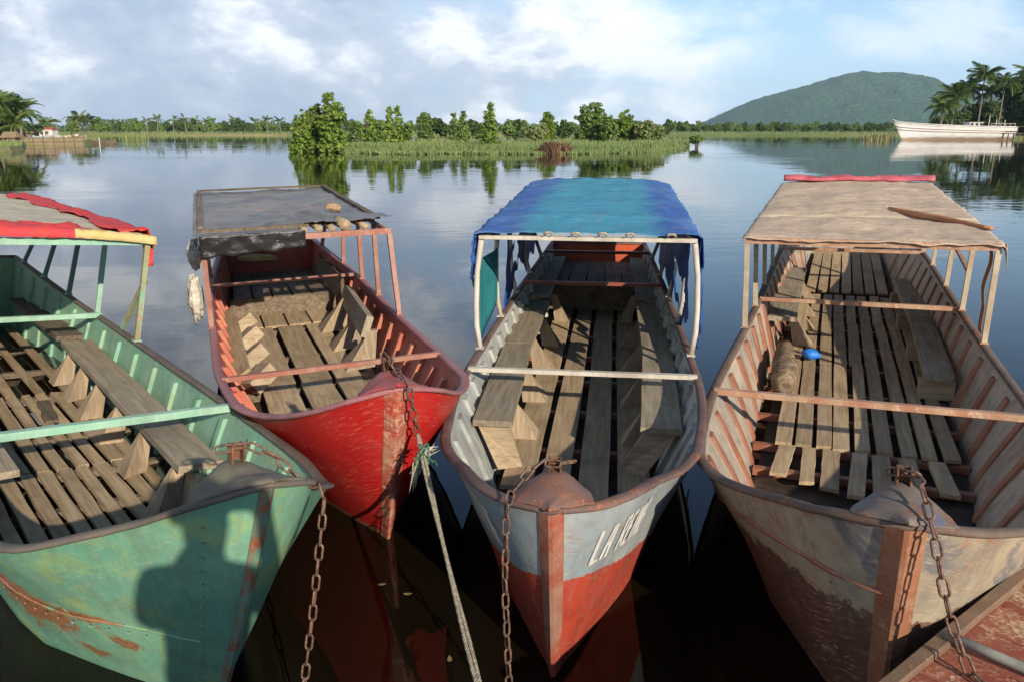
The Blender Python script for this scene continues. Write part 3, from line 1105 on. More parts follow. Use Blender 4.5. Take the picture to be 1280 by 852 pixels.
# ---------------------------------------------------------------- white boat
def build_white():
    bt = Boat('river_boat', 10.6, QW, 'broad cream white rust streaked metal boat with a beige canvas canopy', KU + [8.7])
    m_out = paint('cream_hull_paint', (0.41, 0.345, 0.235), (0.26, 0.23, 0.18), under=(0.13, 0.14, 0.16), chip=.60, rust_at=.585, rust=(0.24, 0.085, 0.045), streak=.6, scratch=(0.55, 0.40, 0.26),
                  low=((0.15, 0.08, 0.055), .63, .20, .34))
    m_in = paint('beige_inner_paint', (0.38, 0.33, 0.255), (0.44, 0.36, 0.28), chip=.60, rust_at=.60, streak=.8, under=(0.25, 0.24, 0.215), grime=.65)
    m_rim = paint('brown_rim_paint', (0.105, 0.068, 0.05), (0.155, 0.11, 0.085), chip=.66, rust_at=.55, scale=1.6, rough=.8)
    m_rib = paint('rust_red_rib_paint', (0.27, 0.09, 0.05), (0.35, 0.165, 0.10), chip=.62, rust_at=.66, scale=2)
    m_bar = paint('faded_red_bar_paint', (0.40, 0.19, 0.11), (0.46, 0.30, 0.19), chip=.55, rust_at=.60, scale=2)
    m_stem = paint('rust_orange_stem_paint', (0.29, 0.115, 0.06), (0.36, 0.19, 0.105), chip=.57, rust_at=.53, scale=2.2)
    m_cap = paint('blue_grey_cap_paint', (0.19, 0.15, 0.118), (0.125, 0.105, 0.095), under=(0.075, 0.10, 0.18), chip=.68, rust_at=.535, scale=1.6, rough=.6)
    m_post = paint('cream_wood_post_paint', (0.52, 0.43, 0.30), (0.44, 0.33, 0.21), chip=.6, rust_at=.62, scale=2)
    bt.make_hull(m_out, m_in, m_in)
    bt.make_rim(m_rim, .062, .024)
    bt.make_stem_band(m_stem, .075, .008)
    bt.make_cap(m_cap, uf=.10, ur=.30, h=.088, wmax=.165)
    bt.make_ribs([.95 + .46 * i for i in range(20)], m_rib, .10, .024, top=.055)
    bt.make_bilge(M_bilge)
    # rubbing strake along the bow
    for s in (-1,):
        pts = []
        for u in np.linspace(.075, 2.4, 18):
            z = .74 - .2 * u
            pts.append(Vector((s * (bt.hbz(u, z) + .006), u, z)))
        mb = MB(); mb.tube(pts, .011, 6)
        mb.build('rubbing_strake', m_rib, bt.root, smooth=True)
    # floor: eight narrow boards, shorter odd ones in the bow
    vs = [-.50, -.365, -.23, -.095, .045, .185, .325, .465, .60]
    for i, v in enumerate(vs):
        us = [3.02, 5.25, 7.0, 8.7]
        for a, b in zip(us[:-1], us[1:]):
            bt.plank('floor_plank', (v * (1.0 if a > 3.1 else .98) + rng.uniform(-.01, .01), a + .006, .095 + rng.uniform(-.008, .008)), (v * 1.0 + rng.uniform(-.014, .014), b - .006, .095 + rng.uniform(-.008, .008)), .108 + rng.uniform(-.012, .006), .026, M_wood)
    for i in range(7):
        bt.plank('stern_plank', (-.45 + .15 * i, 8.75, .13), (-.39 + .13 * i, 10.5, .42), .12, .026, M_wood)
    for v, w_, a, tw in ((-.46, .11, 2.50, -.03), (-.31, .09, 2.42, .0), (-.165, .115, 2.36, -.01), (.02, .10, 2.3, -.045), (.15, .115, 2.34, -.02), (.31, .11, 2.42, .01), (.49, .11, 2.5, .03)):
        bt.plank('bow_plank', (v + tw, a, .075), (v, 3.0, .085), w_, .026, M_wood)
    for u in (2.6, 3.05, 3.7, 4.4, 5.2, 6.0, 6.8, 7.6, 8.4):
        b = bt.hbz(u, .04) - .03
        mb = MB(); mb.beam((-b, u, .045), (b, u, .045), .055, .05)
        mb.build('floor_bearer', m_rib, bt.root)
    # right bench: a long timber on blocks; left bench: boards further aft
    bt.plank('bench_timber', (.62, 4.3, .31), (.67, 6.3, .33), .22, .06, M_bench)
    bt.plank('bench_timber', (.67, 6.35, .33), (.64, 8.6, .35), .22, .06, M_bench)
    for u in (4.42, 5.6, 6.9, 8.1):
        mb = MB(); mb.box((.62, u, .19), (.26, .12, .16), (0, 0, rng.uniform(-.1, .1)))
        mb.build('bench_block', M_woodx, bt.root)
    bt.plank('bench_plank', (-.66, 5.7, .40), (-.66, 8.7, .43), .28, .045, M_bench)
    for u in (5.9, 6.6, 7.3, 8.1):
        knee(bt, u, -1, .53, .36, .375, .11, spread=.2)
    for u, du in ((2.62, .02), (5.46, .0), (8.6, .0)):
        bt.cross(u, m_bar, .05, .04, dz=.012, du=du, angle=False)
    m_tarp = cloth('beige_canvas', (0.62, 0.475, 0.34), (0.52, 0.40, 0.295), (0.38, 0.295, 0.225), rough=.9, spec=.1, transl=.12, scale=1.2,
                   bands=[(1, 5.55, 5.68, (0.80, 0.64, 0.42), .10), (1, 7.4, 7.5, (0.78, 0.62, 0.42), .10)])
    m_fold = cloth('brown_fold', (0.38, 0.17, 0.09), (0.45, 0.23, 0.12), (0.3, 0.13, 0.07), rough=.9, spec=.1)
    m_red = cloth('red_sheet', (0.38, 0.06, 0.085), (0.5, 0.13, 0.15), (0.22, 0.04, 0.06), rough=.6)
    u0, u1, z0, z1, h0, h1 = 4.36, 9.1, 1.36, 1.50, .93, .90

    def roof(f, g):
        u = u0 - .05 + (u1 - u0 + .08) * g
        s = -1 + 2 * f
        hw = h0 + (h1 - h0) * g + .03
        zt = z0 + (z1 - z0) * g + .036
        bat = (g * 5) % 1.0
        sag = .028 * math.sin(bat * math.pi) * (1 - abs(s) ** 3)
        if abs(s) < .94:
            x = s / .94 * hw
            z = zt - sag + .05 * (1 - s * s) * min(1, g * 3)
        else:
            k = (abs(s) - .94) / .06
            x = math.copysign(hw + .008, s)
            z = zt - .05 * k * (1 + .6 * nz(g * 14, s))
        z += .018 * nz(x * 3, u * 4, 5) + .010 * nz(x * 8 + u * 3, u * 6, 2) + .008 * abs(nz(x * 2.2, u * 8, 4))
        # a long crease where the cloth has been patched
        cr = abs((u - 6.0) - (x - .25) * .55)
        z += .02 * max(0, 1 - cr / .05)
        if g < .02:
            z -= .02 + .03 * max(0, nz(x * 6, 8.8))
        return (x, u, z)
    cn = sheet('canopy', [m_tarp], roof, 56, 84, bt.root, .005)
    posts = [(4.36, -1, 0), (5.14, -1, 0), (6.1, -1, 0), (7.2, -1, 0), (8.5, -1, 0), (4.36, 1, 0), (5.41, 1, 0), (6.5, 1, 0), (7.7, 1, 0), (8.7, 1, 0)]
    bt.canopy(u0, u1, z0, z1, h0, h1, posts, m_bar, m_post, cn, psec=.04)
    # diagonal brace between two right-hand posts
    mb = MB(); mb.beam((.9, 5.42, 1.0), (.9, 7.7, 1.25), .03, .03)
    mb.build('brace', m_bar, cn)
    # folded strip lying over the canvas, red sheet rolled along the stern edge
    pts = []
    for i in range(13):
        f = i / 12
        x = .24 + .72 * f
        u = 6.0 - 1.05 * f
        zt = z0 + (z1 - z0) * ((u - u0) / (u1 - u0)) + .036
        pts.append((x, u, zt + .045 - .02 * f + .006 * nz(i * .9)))
    mb = MB(); mb.tube(pts, [.018 + .014 * math.sin(math.pi * min(1, i / 12 + .1)) for i in range(13)], 8)
    mb.build('folded_strip', m_fold, cn, smooth=True)

    def redroll(f, g):
        x = -.90 + 1.84 * f
        a = -.6 + g * 4.2
        r = .045 + .03 * nz(f * 6, g * 2) + .016 * nz(f * 23, g * 3)
        return (x, u1 - .0 + math.cos(a) * (r + .05), z1 + .10 + math.sin(a) * r)
    sheet('rolled_red_sheet', [m_red], redroll, 40, 14, cn, .004)

    def strip(f, g):
        return (h0 - .02 + .03 * nz(g * 3), u0 + .18 + .14 * f + .04 * nz(g * 4, 2), z0 - .02 - .7 * g)
    sheet('hanging_strip', [m_fold], strip, 4, 10, cn, .003)

    def rag(f, g):
        return (h0 + .05 + .02 * g, u0 + .02 + .12 * f, z0 + .02 - .2 * g * (1 - .5 * f))
    sheet('canvas_corner', [m_tarp], rag, 4, 6, cn, .003)
    return bt


# ---------------------------------------------------------------- red boat
def build_red():
    bt = Boat('river_boat', 7.7, QR, 'bright red metal boat with a dusty black plastic canopy and broken benches')
    red = (0.45, 0.010, 0.010)
    m_out = paint('red_hull_paint', red, (0.51, 0.02, 0.016), chip=.70, rust_at=.74, streak=.12, scratch=(0.58, 0.12, 0.09), grime=.18, rough=.42,
                  low=((0.28, 0.12, 0.06), .04, .0, .06))
    m_in = paint('faded_red_inner_paint', (0.36, 0.05, 0.035), (0.44, 0.10, 0.065), chip=.60, rust_at=.64, streak=.55, grime=.65)
    m_rib = paint('salmon_rib_paint', (0.45, 0.10, 0.065), (0.48, 0.19, 0.10), chip=.60, rust_at=.68, scale=2)
    m_rim = paint('plum_rim_paint', (0.30, 0.10, 0.11), (0.36, 0.16, 0.16), chip=.64, rust_at=.66, scale=1.6)
    m_stem = paint('scuffed_red_stem_paint', (0.42, 0.05, 0.035), (0.45, 0.24, 0.14), chip=.53, rust_at=.60, scale=2.4)
    m_bar = paint('brown_red_bar_paint', (0.30, 0.11, 0.075), (0.38, 0.2, 0.14), chip=.58, rust_at=.6, scale=2)
    bt.make_hull(m_out, m_in, m_in)
    bt.make_rim(m_rim, .062, .024)
    bt.make_stem_band(m_stem, .07, .005)
    bt.make_cap(paint('scuffed_plum_cap_paint', (0.27, 0.07, 0.075), (0.22, 0.095, 0.09), under=(0.40, 0.04, 0.035), chip=.66, rust_at=.56, scale=1.8, rough=.65), uf=.10, ur=.27, h=.095, wmax=.175)
    bt.make_ribs([.8 + .40 * i for i in range(17)], m_rib, .07, .045, top=.07)
    bt.make_bilge(M_bilge)
    # floor boards: wide and close
    for i, (v, w_) in enumerate(((-.34, .30), (-.02, .28), (.255, .24))):
        for a, b in (((2.42, 2.36, 2.3)[i], 3.2), (3.2, 5.35)):
            bt.plank('floor_plank', (v + .01, a + .005, .12), (v + rng.uniform(-.01, .01), b - .005, .12), w_ - .02, .03, M_wood)
    for i in range(4):
        bt.plank('floor_plank', (-.42 + .26 * i, 5.37, .13), (-.42 + .26 * i, 6.1, .13), .24, .03, M_wood)
    for u in (2.6, 3.2, 4.2, 5.35):
        b = bt.hbz(u, .05) - .03
        mb = MB(); mb.beam((-b, u, .06), (b, u, .06), .07, .07)
        mb.build('floor_bearer', M_wooddark, bt.root)
    # raised stern platform
    for i in range(5):
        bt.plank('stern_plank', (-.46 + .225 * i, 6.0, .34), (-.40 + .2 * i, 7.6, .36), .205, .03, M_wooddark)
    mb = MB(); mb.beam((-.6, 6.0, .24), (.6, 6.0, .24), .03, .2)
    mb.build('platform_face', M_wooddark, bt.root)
    # what is left of the benches
    for u, tw, sz in ((3.15, .5, .30), (3.85, .3, .26), (4.55, .45, .24), (5.2, .2, .22)):
        mb = MB()
        mb.box((-.50, u, .235), (.24, sz, .13), (-.28, -.55, tw))
        bevel(mb.build('broken_board', M_woodx, bt.root), .006)
    bt.plank('loose_board', (-.62, 3.1, .30), (-.64, 5.4, .36), .14, .03, M_wood, tilt=-.6)
    for u, sp in ((3.5, .3), (4.2, .28), (5.0, .3)):
        knee(bt, u, 1, .52, .26, .46, .135, spread=sp)
    bt.plank('bench_plank', (.50, 3.45, .50), (.60, 5.2, .46), .07, .20, M_bench, tilt=.35)
    bt.plank('bench_plank', (.62, 5.6, .45), (.58, 7.4, .48), .05, .24, M_wooddark, tilt=.3)
    bt.cross(2.06, m_bar, .045, .035, dz=.012, du=-.0)
    bt.cross(5.55, m_bar, .045, .035, dz=.012)
    # canopy
    m_tarp = cloth('dusty_black_plastic', (0.10, 0.10, 0.105), (0.18, 0.165, 0.14), (0.30, 0.24, 0.17), rough=.42, spec=.5, scale=1.3)
    m_black = cloth('glossy_black_plastic', (0.018, 0.018, 0.02), (0.03, 0.03, 0.032), (0.05, 0.05, 0.05), rough=.22, spec=.6)
    u0, u1, z0, z1, h0, h1 = 3.75, 7.75, 1.32, 1.40, .82, .80

    def roof(f, g):
        u = u0 - .0 + (u1 - u0 + .03) * g
        s = -1 + 2 * f
        hw = h0 + (h1 - h0) * g + .07
        zt = z0 + (z1 - z0) * g + .045
        x = s * hw
        z = zt - .02 * math.sin(((g * 5) % 1) * math.pi) * (1 - s * s)
        fold = max(0, 1 - abs(g - .16 - .10 * s) / .07) * max(0, 1 - abs(s - .1) / .75)
        z += .07 * fold * (1 + .6 * nz(x * 9, u * 7)) + .014 * nz(x * 3, u * 4, 5) + .012 * nz(x * 8 + u * 3, u * 7, 2)
        if s > .05: z += .075 * max(0, 1 - g / .3)
        if s > .05 and g < .025 + .02 * nz(x * 8, 2): return None
        return (x, u, z)
    cn = sheet('canopy', [m_tarp], roof, 56, 76, bt.root, .004)
    posts = [(3.78, -1, 0), (4.9, -1, 0), (6.0, -1, 0), (7.2, -1, 0), (3.55, 1, .2), (4.45, 1, 0), (5.3, 1, 0), (6.2, 1, 0), (7.2, 1, 0)]
    bt.canopy(u0, u1, z0, z1, h0, h1, posts, m_bar, m_bar, cn, psec=.042, nb=5)

    def flap(f, g):
        x = -h0 - .02 + (h0 + .07) * f
        return (x, u0 - .05 + .035 * g - .03 * nz(f * 9, g * 2, 3) , z0 + .06 - (.15 + .05 * (1 - f) + .03 * nz(f * 8, 4)) * g)
    sheet('front_flap', [m_black], flap, 26, 8, cn, .003)

    def lflap(f, g):
        u = u0 - .04 + 3.9 * f
        return (-h0 - .03 - .02 * abs(nz(f * 9, g * 2, 7)), u, z0 + .05 + .08 * f - (.16 + .06 * nz(f * 7, 1)) * g)
    sheet('side_flap', [m_black], lflap, 26, 6, cn, .003)
    for s in (-1, 1):
        mb = MB(); mb.beam((s * h0, u0 + .5, z0 + .07), (s * h1, u1, z1 + .075), .05, .025, seg=6, jit=.004)
        mb.build('hold_down_batten', M_wooddark, cn)
    mb = MB(); mb.beam((-h1, u1 + .02, z1 + .075), (h1, u1 + .02, z1 + .075), .04, .025, seg=6, jit=.004)
    mb.build('hold_down_batten', M_wooddark, cn)
    mb = MB(); mb.beam((-h0, u0 + .08, z0 + .085), (.1, u0 + .08, z0 + .085), .04, .03, seg=6, jit=.005)
    mb.build('hold_down_batten', M_wooddark, cn)
    for x, r in ((.05, .028), (.18, .03), (.30, .026), (.42, .05), (.60, .028)):
        mb = MB(); mb.tube([(x, u0 - .01, z0 + .024 + r), (x + .02, u0 + .9, z0 - .01 + r)], r, 10)
        mb.build('roof_pole', M_wood, cn, smooth=True)
    bt.roof_z = lambda u: z0 + (z1 - z0) * (u - u0) / (u1 - u0) + .05
    return bt


# ---------------------------------------------------------------- green boat
def build_green():
    bt = Boat('river_boat', 8.4, QN, 'sea green metal boat with rust patches and a red, yellow and cream canopy')
    bt.wb = [0, .34, .50, .60, .64, .64, .5]
    m_out = paint('green_hull_paint', (0.13, 0.34, 0.225), (0.19, 0.39, 0.26), under=(0.27, 0.40, 0.17), chip=.63, rust_at=.675, streak=.4, scratch=(0.30, 0.40, 0.27),
                  patches=[((-.50, 1.20, .27), (.5, .34, .13), (0.36, 0.12, 0.045)), ((-.55, 1.5, .36), (.5, .34, .07), (0.38, 0.17, 0.12)), ((-.38, .80, .34), (.3, .16, .022), (0.34, 0.13, 0.05)), ((-.24, .72, .22), (.2, .06, .035), (0.30, 0.11, 0.04)), ((-.3, .95, .10), (.3, .10, .04), (0.32, 0.12, 0.04))])
    m_in = paint('green_inner_paint', (0.18, 0.37, 0.255), (0.26, 0.42, 0.295), chip=.62, rust_at=.66, streak=.65, under=(0.25, 0.36, 0.2))
    m_rim = paint('grey_brown_rim_paint', (0.105, 0.083, 0.066), (0.15, 0.125, 0.10), chip=.66, rust_at=.6, scale=1.6, rough=.8)
    m_bar = paint('pale_green_bar_paint', (0.24, 0.44, 0.31), (0.32, 0.50, 0.37), chip=.62, rust_at=.72, scale=2)
    m_stem = paint('rusty_green_stem_paint', (0.13, 0.27, 0.19), (0.22, 0.14, 0.08), rust=(0.2, 0.065, 0.03), chip=.62, rust_at=.50, scale=2.2)
    m_cap = paint('brown_green_cap_paint', (0.14, 0.105, 0.085), (0.17, 0.19, 0.12), chip=.64, rust_at=.58, scale=1.6, rough=.8)
    m_post = paint('rusty_green_post_paint', (0.2, 0.34, 0.22), (0.30, 0.26, 0.12), rust=(0.24, 0.085, 0.035), chip=.58, rust_at=.54, scale=2)
    m_post_shade = paint('shade_toned_green_post', (0.10, 0.2, 0.15), (0.12, 0.24, 0.17), rust_at=.66, scale=2)  # darker copy of the post green: canopy shade put into the colour
    bt.make_hull(m_out, m_in, m_in)
    bt.make_rim(m_rim, .06, .022)
    bt.make_stem_band(m_stem, .03, .006)
    bt.make_cap(m_cap, uf=.13, ur=.36, h=.08, wmax=.20)
    bt.make_ribs([.9 + .48 * i for i in range(16)], m_in, .07, .03, top=.06)
    # seams with rivets on the bow plating
    for s in (-1,):
        mb = MB()
        pts = []
        for i, u in enumerate(np.linspace(.36, 2.6, 34)):
            z = .36 - .03 * u
            p = Vector((s * (bt.hbz(u, z) + .001), u, z))
            pts.append(p)
            mb.box(p + Vector((0, 0, -.03 + .004 * nz(i))), (.006, .006, .006), (rng.random(), rng.random(), rng.random()))
        mb.tube(pts, .005, 6)
        tag(mb.build('riveted_seam', m_out, bt.root), kind='stuff')
        mb = MB()
        for i, t in enumerate(np.linspace(.08, .92, 16)):
            b, u, z = bt.hull(.012 + .002 * nz(i), t)
            mb.box((s * (b + .0005), u, z), (.006, .008, .008), (rng.random(), rng.random(), rng.random()))
        tag(mb.build('stem_rivets', m_stem, bt.root), kind='stuff')
    # bilge water stands between the boards
    m_bw, t, bs, out = new_mat('bilge_water')
    bs.inputs['Base Color'].default_value = (0.02, 0.015, 0.009, 1)
    bs.inputs['Roughness'].default_value = .04
    bt.make_bilge(m_bw, .016)
    vs = [-.56, -.45, -.34, -.23, -.12, -.01, .10, .21, .32, .43]
    for i, v in enumerate(vs):
        us = [1.75 + .18 * abs(v) * 3, 3.15, 5.05, 8.0]
        for a, b in zip(us[:-1], us[1:]):
            if i in (6, 8) and a == 5.05: continue
            bt.plank('floor_plank', (v + rng.uniform(-.01, .01), a + .01, .10 + rng.uniform(-.006, .006)), (v + rng.uniform(-.01, .01), b - .01, .10), .080 + rng.uniform(-.012, .008), .024, M_wood, jit=.005)
    bt.plank('broken_plank', (.13, 4.15, .125), (.17, 4.75, .12), .09, .025, M_wooddark, jit=.012)
    for u in (2.0, 2.55, 3.15, 3.9, 5.05, 6.0, 7.0):
        b = bt.hbz(u, .05) - .03
        mb = MB(); mb.beam((-b, u, .052), (b, u, .052), .06, .05)
        mb.build('floor_bearer', M_wooddark, bt.root)
    bt.plank('bench_plank', (.46, 1.95, .43), (.60, 5.55, .42), .25, .04, M_bench, seg=8)
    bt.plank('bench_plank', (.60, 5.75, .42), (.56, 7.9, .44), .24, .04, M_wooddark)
    bt.plank('bench_plank', (-.5, 2.3, .43), (-.60, 5.5, .42), .25, .04, M_bench)
    for u, v in ((2.15, .36), (2.9, .40), (3.55, .43), (4.2, .45), (4.8, .47), (5.3, .48)):
        knee(bt, u, 1, v, v - .14, .405, .115, spread=.2, skew=rng.uniform(-.06, .06))
    mb = MB(); mb.box((.41, 2.0, .25), (.03, .3, .3), (0, .25, -.1))
    mb.build('bench_end_board', M_woodz, bt.root)
    for u in (2.28, 5.5):
        bt.cross(u, m_bar, .05, .045, dz=.02)
    m_tarp = cloth('cream_canvas', (0.50, 0.44, 0.33), (0.44, 0.39, 0.29), (0.36, 0.32, 0.24), rough=.9, spec=.1,
                   bands=[(1, 3.0, 4.95, (0.52, 0.05, 0.04), .5), (1, 3.0, 4.42, (0.62, 0.42, 0.12), .25), (1, 3.0, 4.36, (0.55, 0.06, 0.04), .5)])
    m_red = cloth('red_edge_sheet', (0.56, 0.045, 0.035), (0.5, 0.05, 0.06), (0.35, 0.08, 0.06), rough=.7)
    u0, u1, z0, z1, h0, h1 = 4.38, 8.9, 1.46, 1.48, .90, .90

    def roof(f, g):
        u = u0 - .05 + (u1 - u0 + .08) * g
        s = -1 + 2 * f
        hw = h0 + .03
        zt = z0 + (z1 - z0) * g + .04
        if abs(s) < .95:
            x = s / .95 * hw
            z = zt + .05 * (1 - s * s) - .015 * math.sin(((g * 5) % 1) * math.pi)
        else:
            k = (abs(s) - .95) / .05
            x = math.copysign(hw + .006, s)
            z = zt - .05 * k * (1 + .7 * nz(g * 14, s))
        z += .014 * nz(x * 3, u * 4, 5) + .008 * nz(x * 9, u * 9, 2)
        if g < .015: z -= .04
        return (x, u, z)
    cn = sheet('canopy', [m_tarp], roof, 50, 74, bt.root, .005)

    def edge(f, g):
        u = u0 + .05 + 4.4 * f
        wdt = .26 + .22 * nz(f * 5, 3.1) + .3 * max(0, f - .75)
        x = h0 + .05 - wdt * g
        return (x, u, z0 + .07 + .05 * abs(nz(f * 9, g * 3, 2)) + .03 * abs(nz(f * 23, g * 5, 4)) + (.12 * max(0, f - .7) * math.sin(g * 3.1)) - (.08 if g < .01 else 0))
    sheet('red_edge_sheet', [m_red], edge, 40, 8, cn, .004)

    m_yel = cloth('yellow_edge_sheet', (0.52, 0.38, 0.14), (0.56, 0.44, 0.2), (0.46, 0.13, 0.06), rough=.8)

    def frontroll(va, vb, seed, wd_):
        def fn(f, g):
            x = va + (vb - va) * f
            return (x, u0 - .07 + wd_ * g * (1 + .5 * nz(f * 6, seed)), z0 + .045 + .05 * (1 - (x / h0) ** 2) + (.038 if wd_ > .2 else .014) * math.sin(g * math.pi) * (.5 + abs(nz(f * 7, g * 2, seed))) + (.016 if wd_ > .2 else .006) * nz(f * 21, g * 6, seed) - (.055 if g < .05 else 0))
        return fn
    sheet('red_front_sheet', [m_red], frontroll(-.95, .42, 1.7, .42), 44, 12, cn, .004)
    sheet('yellow_front_sheet', [m_yel], frontroll(.36, .95, 4.4, .14), 24, 8, cn, .004)

    def corner(f, g):
        return (h0 + .045 - .06 * f, u0 + .02 + .10 * f * (1 - g), z0 + .02 - .22 * g)
    sheet('hanging_corner', [m_red], corner, 4, 6, cn, .003)
    posts = [(4.38, 1, 0), (5.6, 1, 0), (6.5, 1, 0), (7.3, 1, 0), (8.05, 1, 0), (4.38, -1, 0), (6.0, -1, 0), (7.5, -1, 0)]
    bt.canopy(u0, u1, z0, z1, h0, h1, posts, m_bar, m_post_shade, cn, psec=.04, post_m={(4.38, 1): m_post, (5.6, 1): m_bar})
    mb = MB(); mb.beam((float(bt.hb(4.75)), 4.78, .68), (h0 - .01, 4.42, 1.15), .035, .035)
    mb.build('brace', m_post, cn)
    return bt


grey = build_grey()
white = build_white()
red = build_red()
green = build_green()
# ------------------------------------------------------------------ placing by measured position
PIT = math.atan(266 / 1000)


def ray_dir(px, py):
    x, y = (px - 640) / 1000, (py - 426) / 1000
    return Vector((x, math.cos(PIT) - y * math.sin(PIT), -math.sin(PIT) - y * math.cos(PIT)))


def at_z(px, py, z):
    r = ray_dir(px, py)
    return Vector((0, 0, CAM_H)) + r * ((z - CAM_H) / r.z)


def at_y(px, py, Y):
    r = ray_dir(px, py)
    return Vector((0, 0, CAM_H)) + r * (Y / r.y)


# ------------------------------------------------------------------ chains and ropes
def hanger(bt, pts, label, scale=1.0):
    x, y, z = bt.cap_top
    start = bt.world(y - .005, x, z + .03)
    return chain([start] + pts, label, scale)


# grey boat: over the left rim and straight down into the water
x, y, z = grey.cap_top
chain([grey.world(y - .01, .05, z + .045), grey.world(y - .03, .0, z + .045), grey.world(y - .015, -.055, z + .04), grey.world(y - .06, -.10, z + .015),
       grey.world(.09, -.155, .935), grey.world(.03, -.165, .905), grey.world(.01, -.17, .6), grey.world(.01, -.155, .2), grey.world(.01, -.15, -.35)],
      'rusty chain over the rim of the grey boat lettered in white')
x, y, z = green.cap_top
chain([green.world(y - .01, -.05, z + .045), green.world(y - .01, .04, z + .045), green.world(y - .06, .11, z + .01), green.world(.17, .20, 1.015), green.world(.10, .245, 1.0),
       green.world(.085, .255, .95), green.world(.085, .22, .5), green.world(.085, .17, 0.0), green.world(.085, .13, -.35)],
      'rusty chain hanging from the green bow into the water')
x, y, z = red.cap_top
rt = [red.world(y, -.01, z + .06), red.world(y - .07, .02, z + .01), red.world(.05, .035, 1.10), red.world(-.04, .05, 1.03), red.world(.0, .075, .88), red.world(.05, .10, .78)]
chain(rt, 'short rusty chain running down the red bow')

# landing stage in the near right corner and the pole lying on it
STZ = .55
e0, e1 = at_z(1108, 856, STZ), at_z(1283, 712, STZ)
ed = (e1 - e0).normalized()
en = Vector((ed.y, -ed.x, 0))
stage = empty('landing_stage', e0)
tag(stage, 'weathered red painted wooden landing stage at the foot of the cream boat', 'landing stage')
M_stage = paint('flaking_red_board_paint', (0.24, 0.055, 0.035), (0.30, 0.09, 0.05), rust=(0.30, 0.20, 0.12), chip=.57, rust_at=.545, streak=.2, rough=.6, scale=1.4, scratch=(0.36, 0.24, 0.15))
M_stagerim = paint('brown_edge_board_paint', (0.16, 0.10, 0.065), (0.22, 0.14, 0.09), rust_at=.56, scale=2)
inv = Matrix.Translation(-e0)
for k in range(-3, 7):
    a = e0 + ed * (.02 + k * .205) + en * .045
    mb = MB()
    mb.beam(a - e0, a - e0 + en * 1.25, .198, .03, seg=4, jit=.003)
    mb.build('deck_board', M_stage, stage)
mb = MB()
mb.beam(e0 - ed * .75 - e0 + en * .02 + Vector((0, 0, .012)), ed * 1.35 + en * .02 + Vector((0, 0, .012)), .05, .06, seg=8, jit=.003)
bevel(mb.build('edge_board', M_stagerim, stage), .004)
for k in (-.5, .95):
    for dd_ in (.12, 1.1):
        mb = MB()
        p = ed * k + en * dd_
        mb.beam((p.x, p.y, -.02), (p.x, p.y, -STZ - .6), .09, .09, up=(0, 1, 0))
        mb.build('support_post', M_wooddark, stage)
pa, pb = at_z(1178, 790, STZ + .062), at_z(1330, 856, STZ + .04)
mb = MB(); mb.tube([pa, pa.lerp(pb, .5), pb + (pb - pa) * .8], .017, 10)
tag(mb.build('mooring_pole', plain('grey_pole', (0.23, 0.23, 0.2), .5, .3, 8), smooth=True), 'grey metal pole lying on the red landing stage', 'pole')

x, y, z = white.cap_top
p_end = at_z(1212, 838, STZ + .045)
chain([white.world(y + .01, -.03, z + .03), white.world(y - .03, .02, z + .045), white.world(.12, .04, 1.12), white.world(.03, .06, 1.065), white.world(-.025, .075, 1.02)]
      + [white.world(-.025, .075, 1.02).lerp(p_end, f) - Vector((0, 0, .05 * math.sin(f * math.pi))) for f in (.25, .5, .75, 1.0)]
      + [at_z(1235, 858, STZ + .03), at_z(1300, 905, STZ + .03)], 'rusty chain from the cream bow down onto the red landing stage', 1.06)

# rope from the red bow
mb = MB()
knot = rt[-1]
rend = at_z(600, 862, .40)
ring = Vector((.02, .82, .5))
for off in (-.0048, .0048):
    pth = [knot + Vector((off * .6, 0, 0))]
    for i in range(1, 15):
        f = i / 14
        pth.append(knot.lerp(rend, f) + Vector((off * (1 + math.sin(f * 9) * .7), 0, -.03 * math.sin(f * math.pi))))
    pth += [rend.lerp(ring, f) + Vector((off, 0, -.02 * math.sin(f * 3.1))) for f in (.25, .5, .75, 1.0)]
    rope_mb(mb, pth, .0075, 3, 130, 5)
rope = mb.build('mooring_rope', M_rope, smooth=True)
tag(rope, 'double twisted rope tied to the red bow with a frayed knot', 'rope')
k1 = knot.lerp(rend, .10)
mb = MB()
for t in range(34):
    p = [k1 + Vector((0, -.01, .02))]
    dr = Vector((rng.uniform(-.09, -.04), rng.uniform(-.03, .0), rng.uniform(-.22, -.14))) if t < 20 else Vector((rng.uniform(.03, .09), rng.uniform(-.03, .03), rng.uniform(.0, .04)))
    q = k1 + dr * rng.uniform(.7, 1.1)
    mid_ = k1.lerp(q, .5) + Vector((rng.uniform(-.02, .02), rng.uniform(-.01, .01), rng.uniform(-.02, .02)))
    mb.tube([p[0], mid_, q], [.0045, .003, .001], 4)
mb.build('frayed_end', plain('pale_fibre', (0.42, 0.37, 0.28), .9, .3, 50), rope).matrix_parent_inverse = Matrix()
mb = MB()
for t in range(14):
    c0 = k1 + Vector((rng.uniform(-.03, .03), rng.uniform(-.03, .0), rng.uniform(-.05, .05)))
    mb.tube([c0, c0 + Vector((rng.uniform(-.05, .05), rng.uniform(-.03, .01), rng.uniform(-.06, .03))), c0 + Vector((rng.uniform(-.05, .06), rng.uniform(-.03, .0), rng.uniform(-.08, .04)))], .0035, 4)
mb.build('green_twine', plain('green_twine', (0.05, 0.16, 0.09), .8, .3, 30), rope)
mb = MB()
mb.tube([ring + Vector((.05 * math.cos(a), 0, .05 * math.sin(a))) for a in np.linspace(0, 6.28, 15)], .009, 6)
tag(mb.build('mooring_ring', M_rust, smooth=True), 'rusty iron ring on the quay face holding the double rope', 'ring')

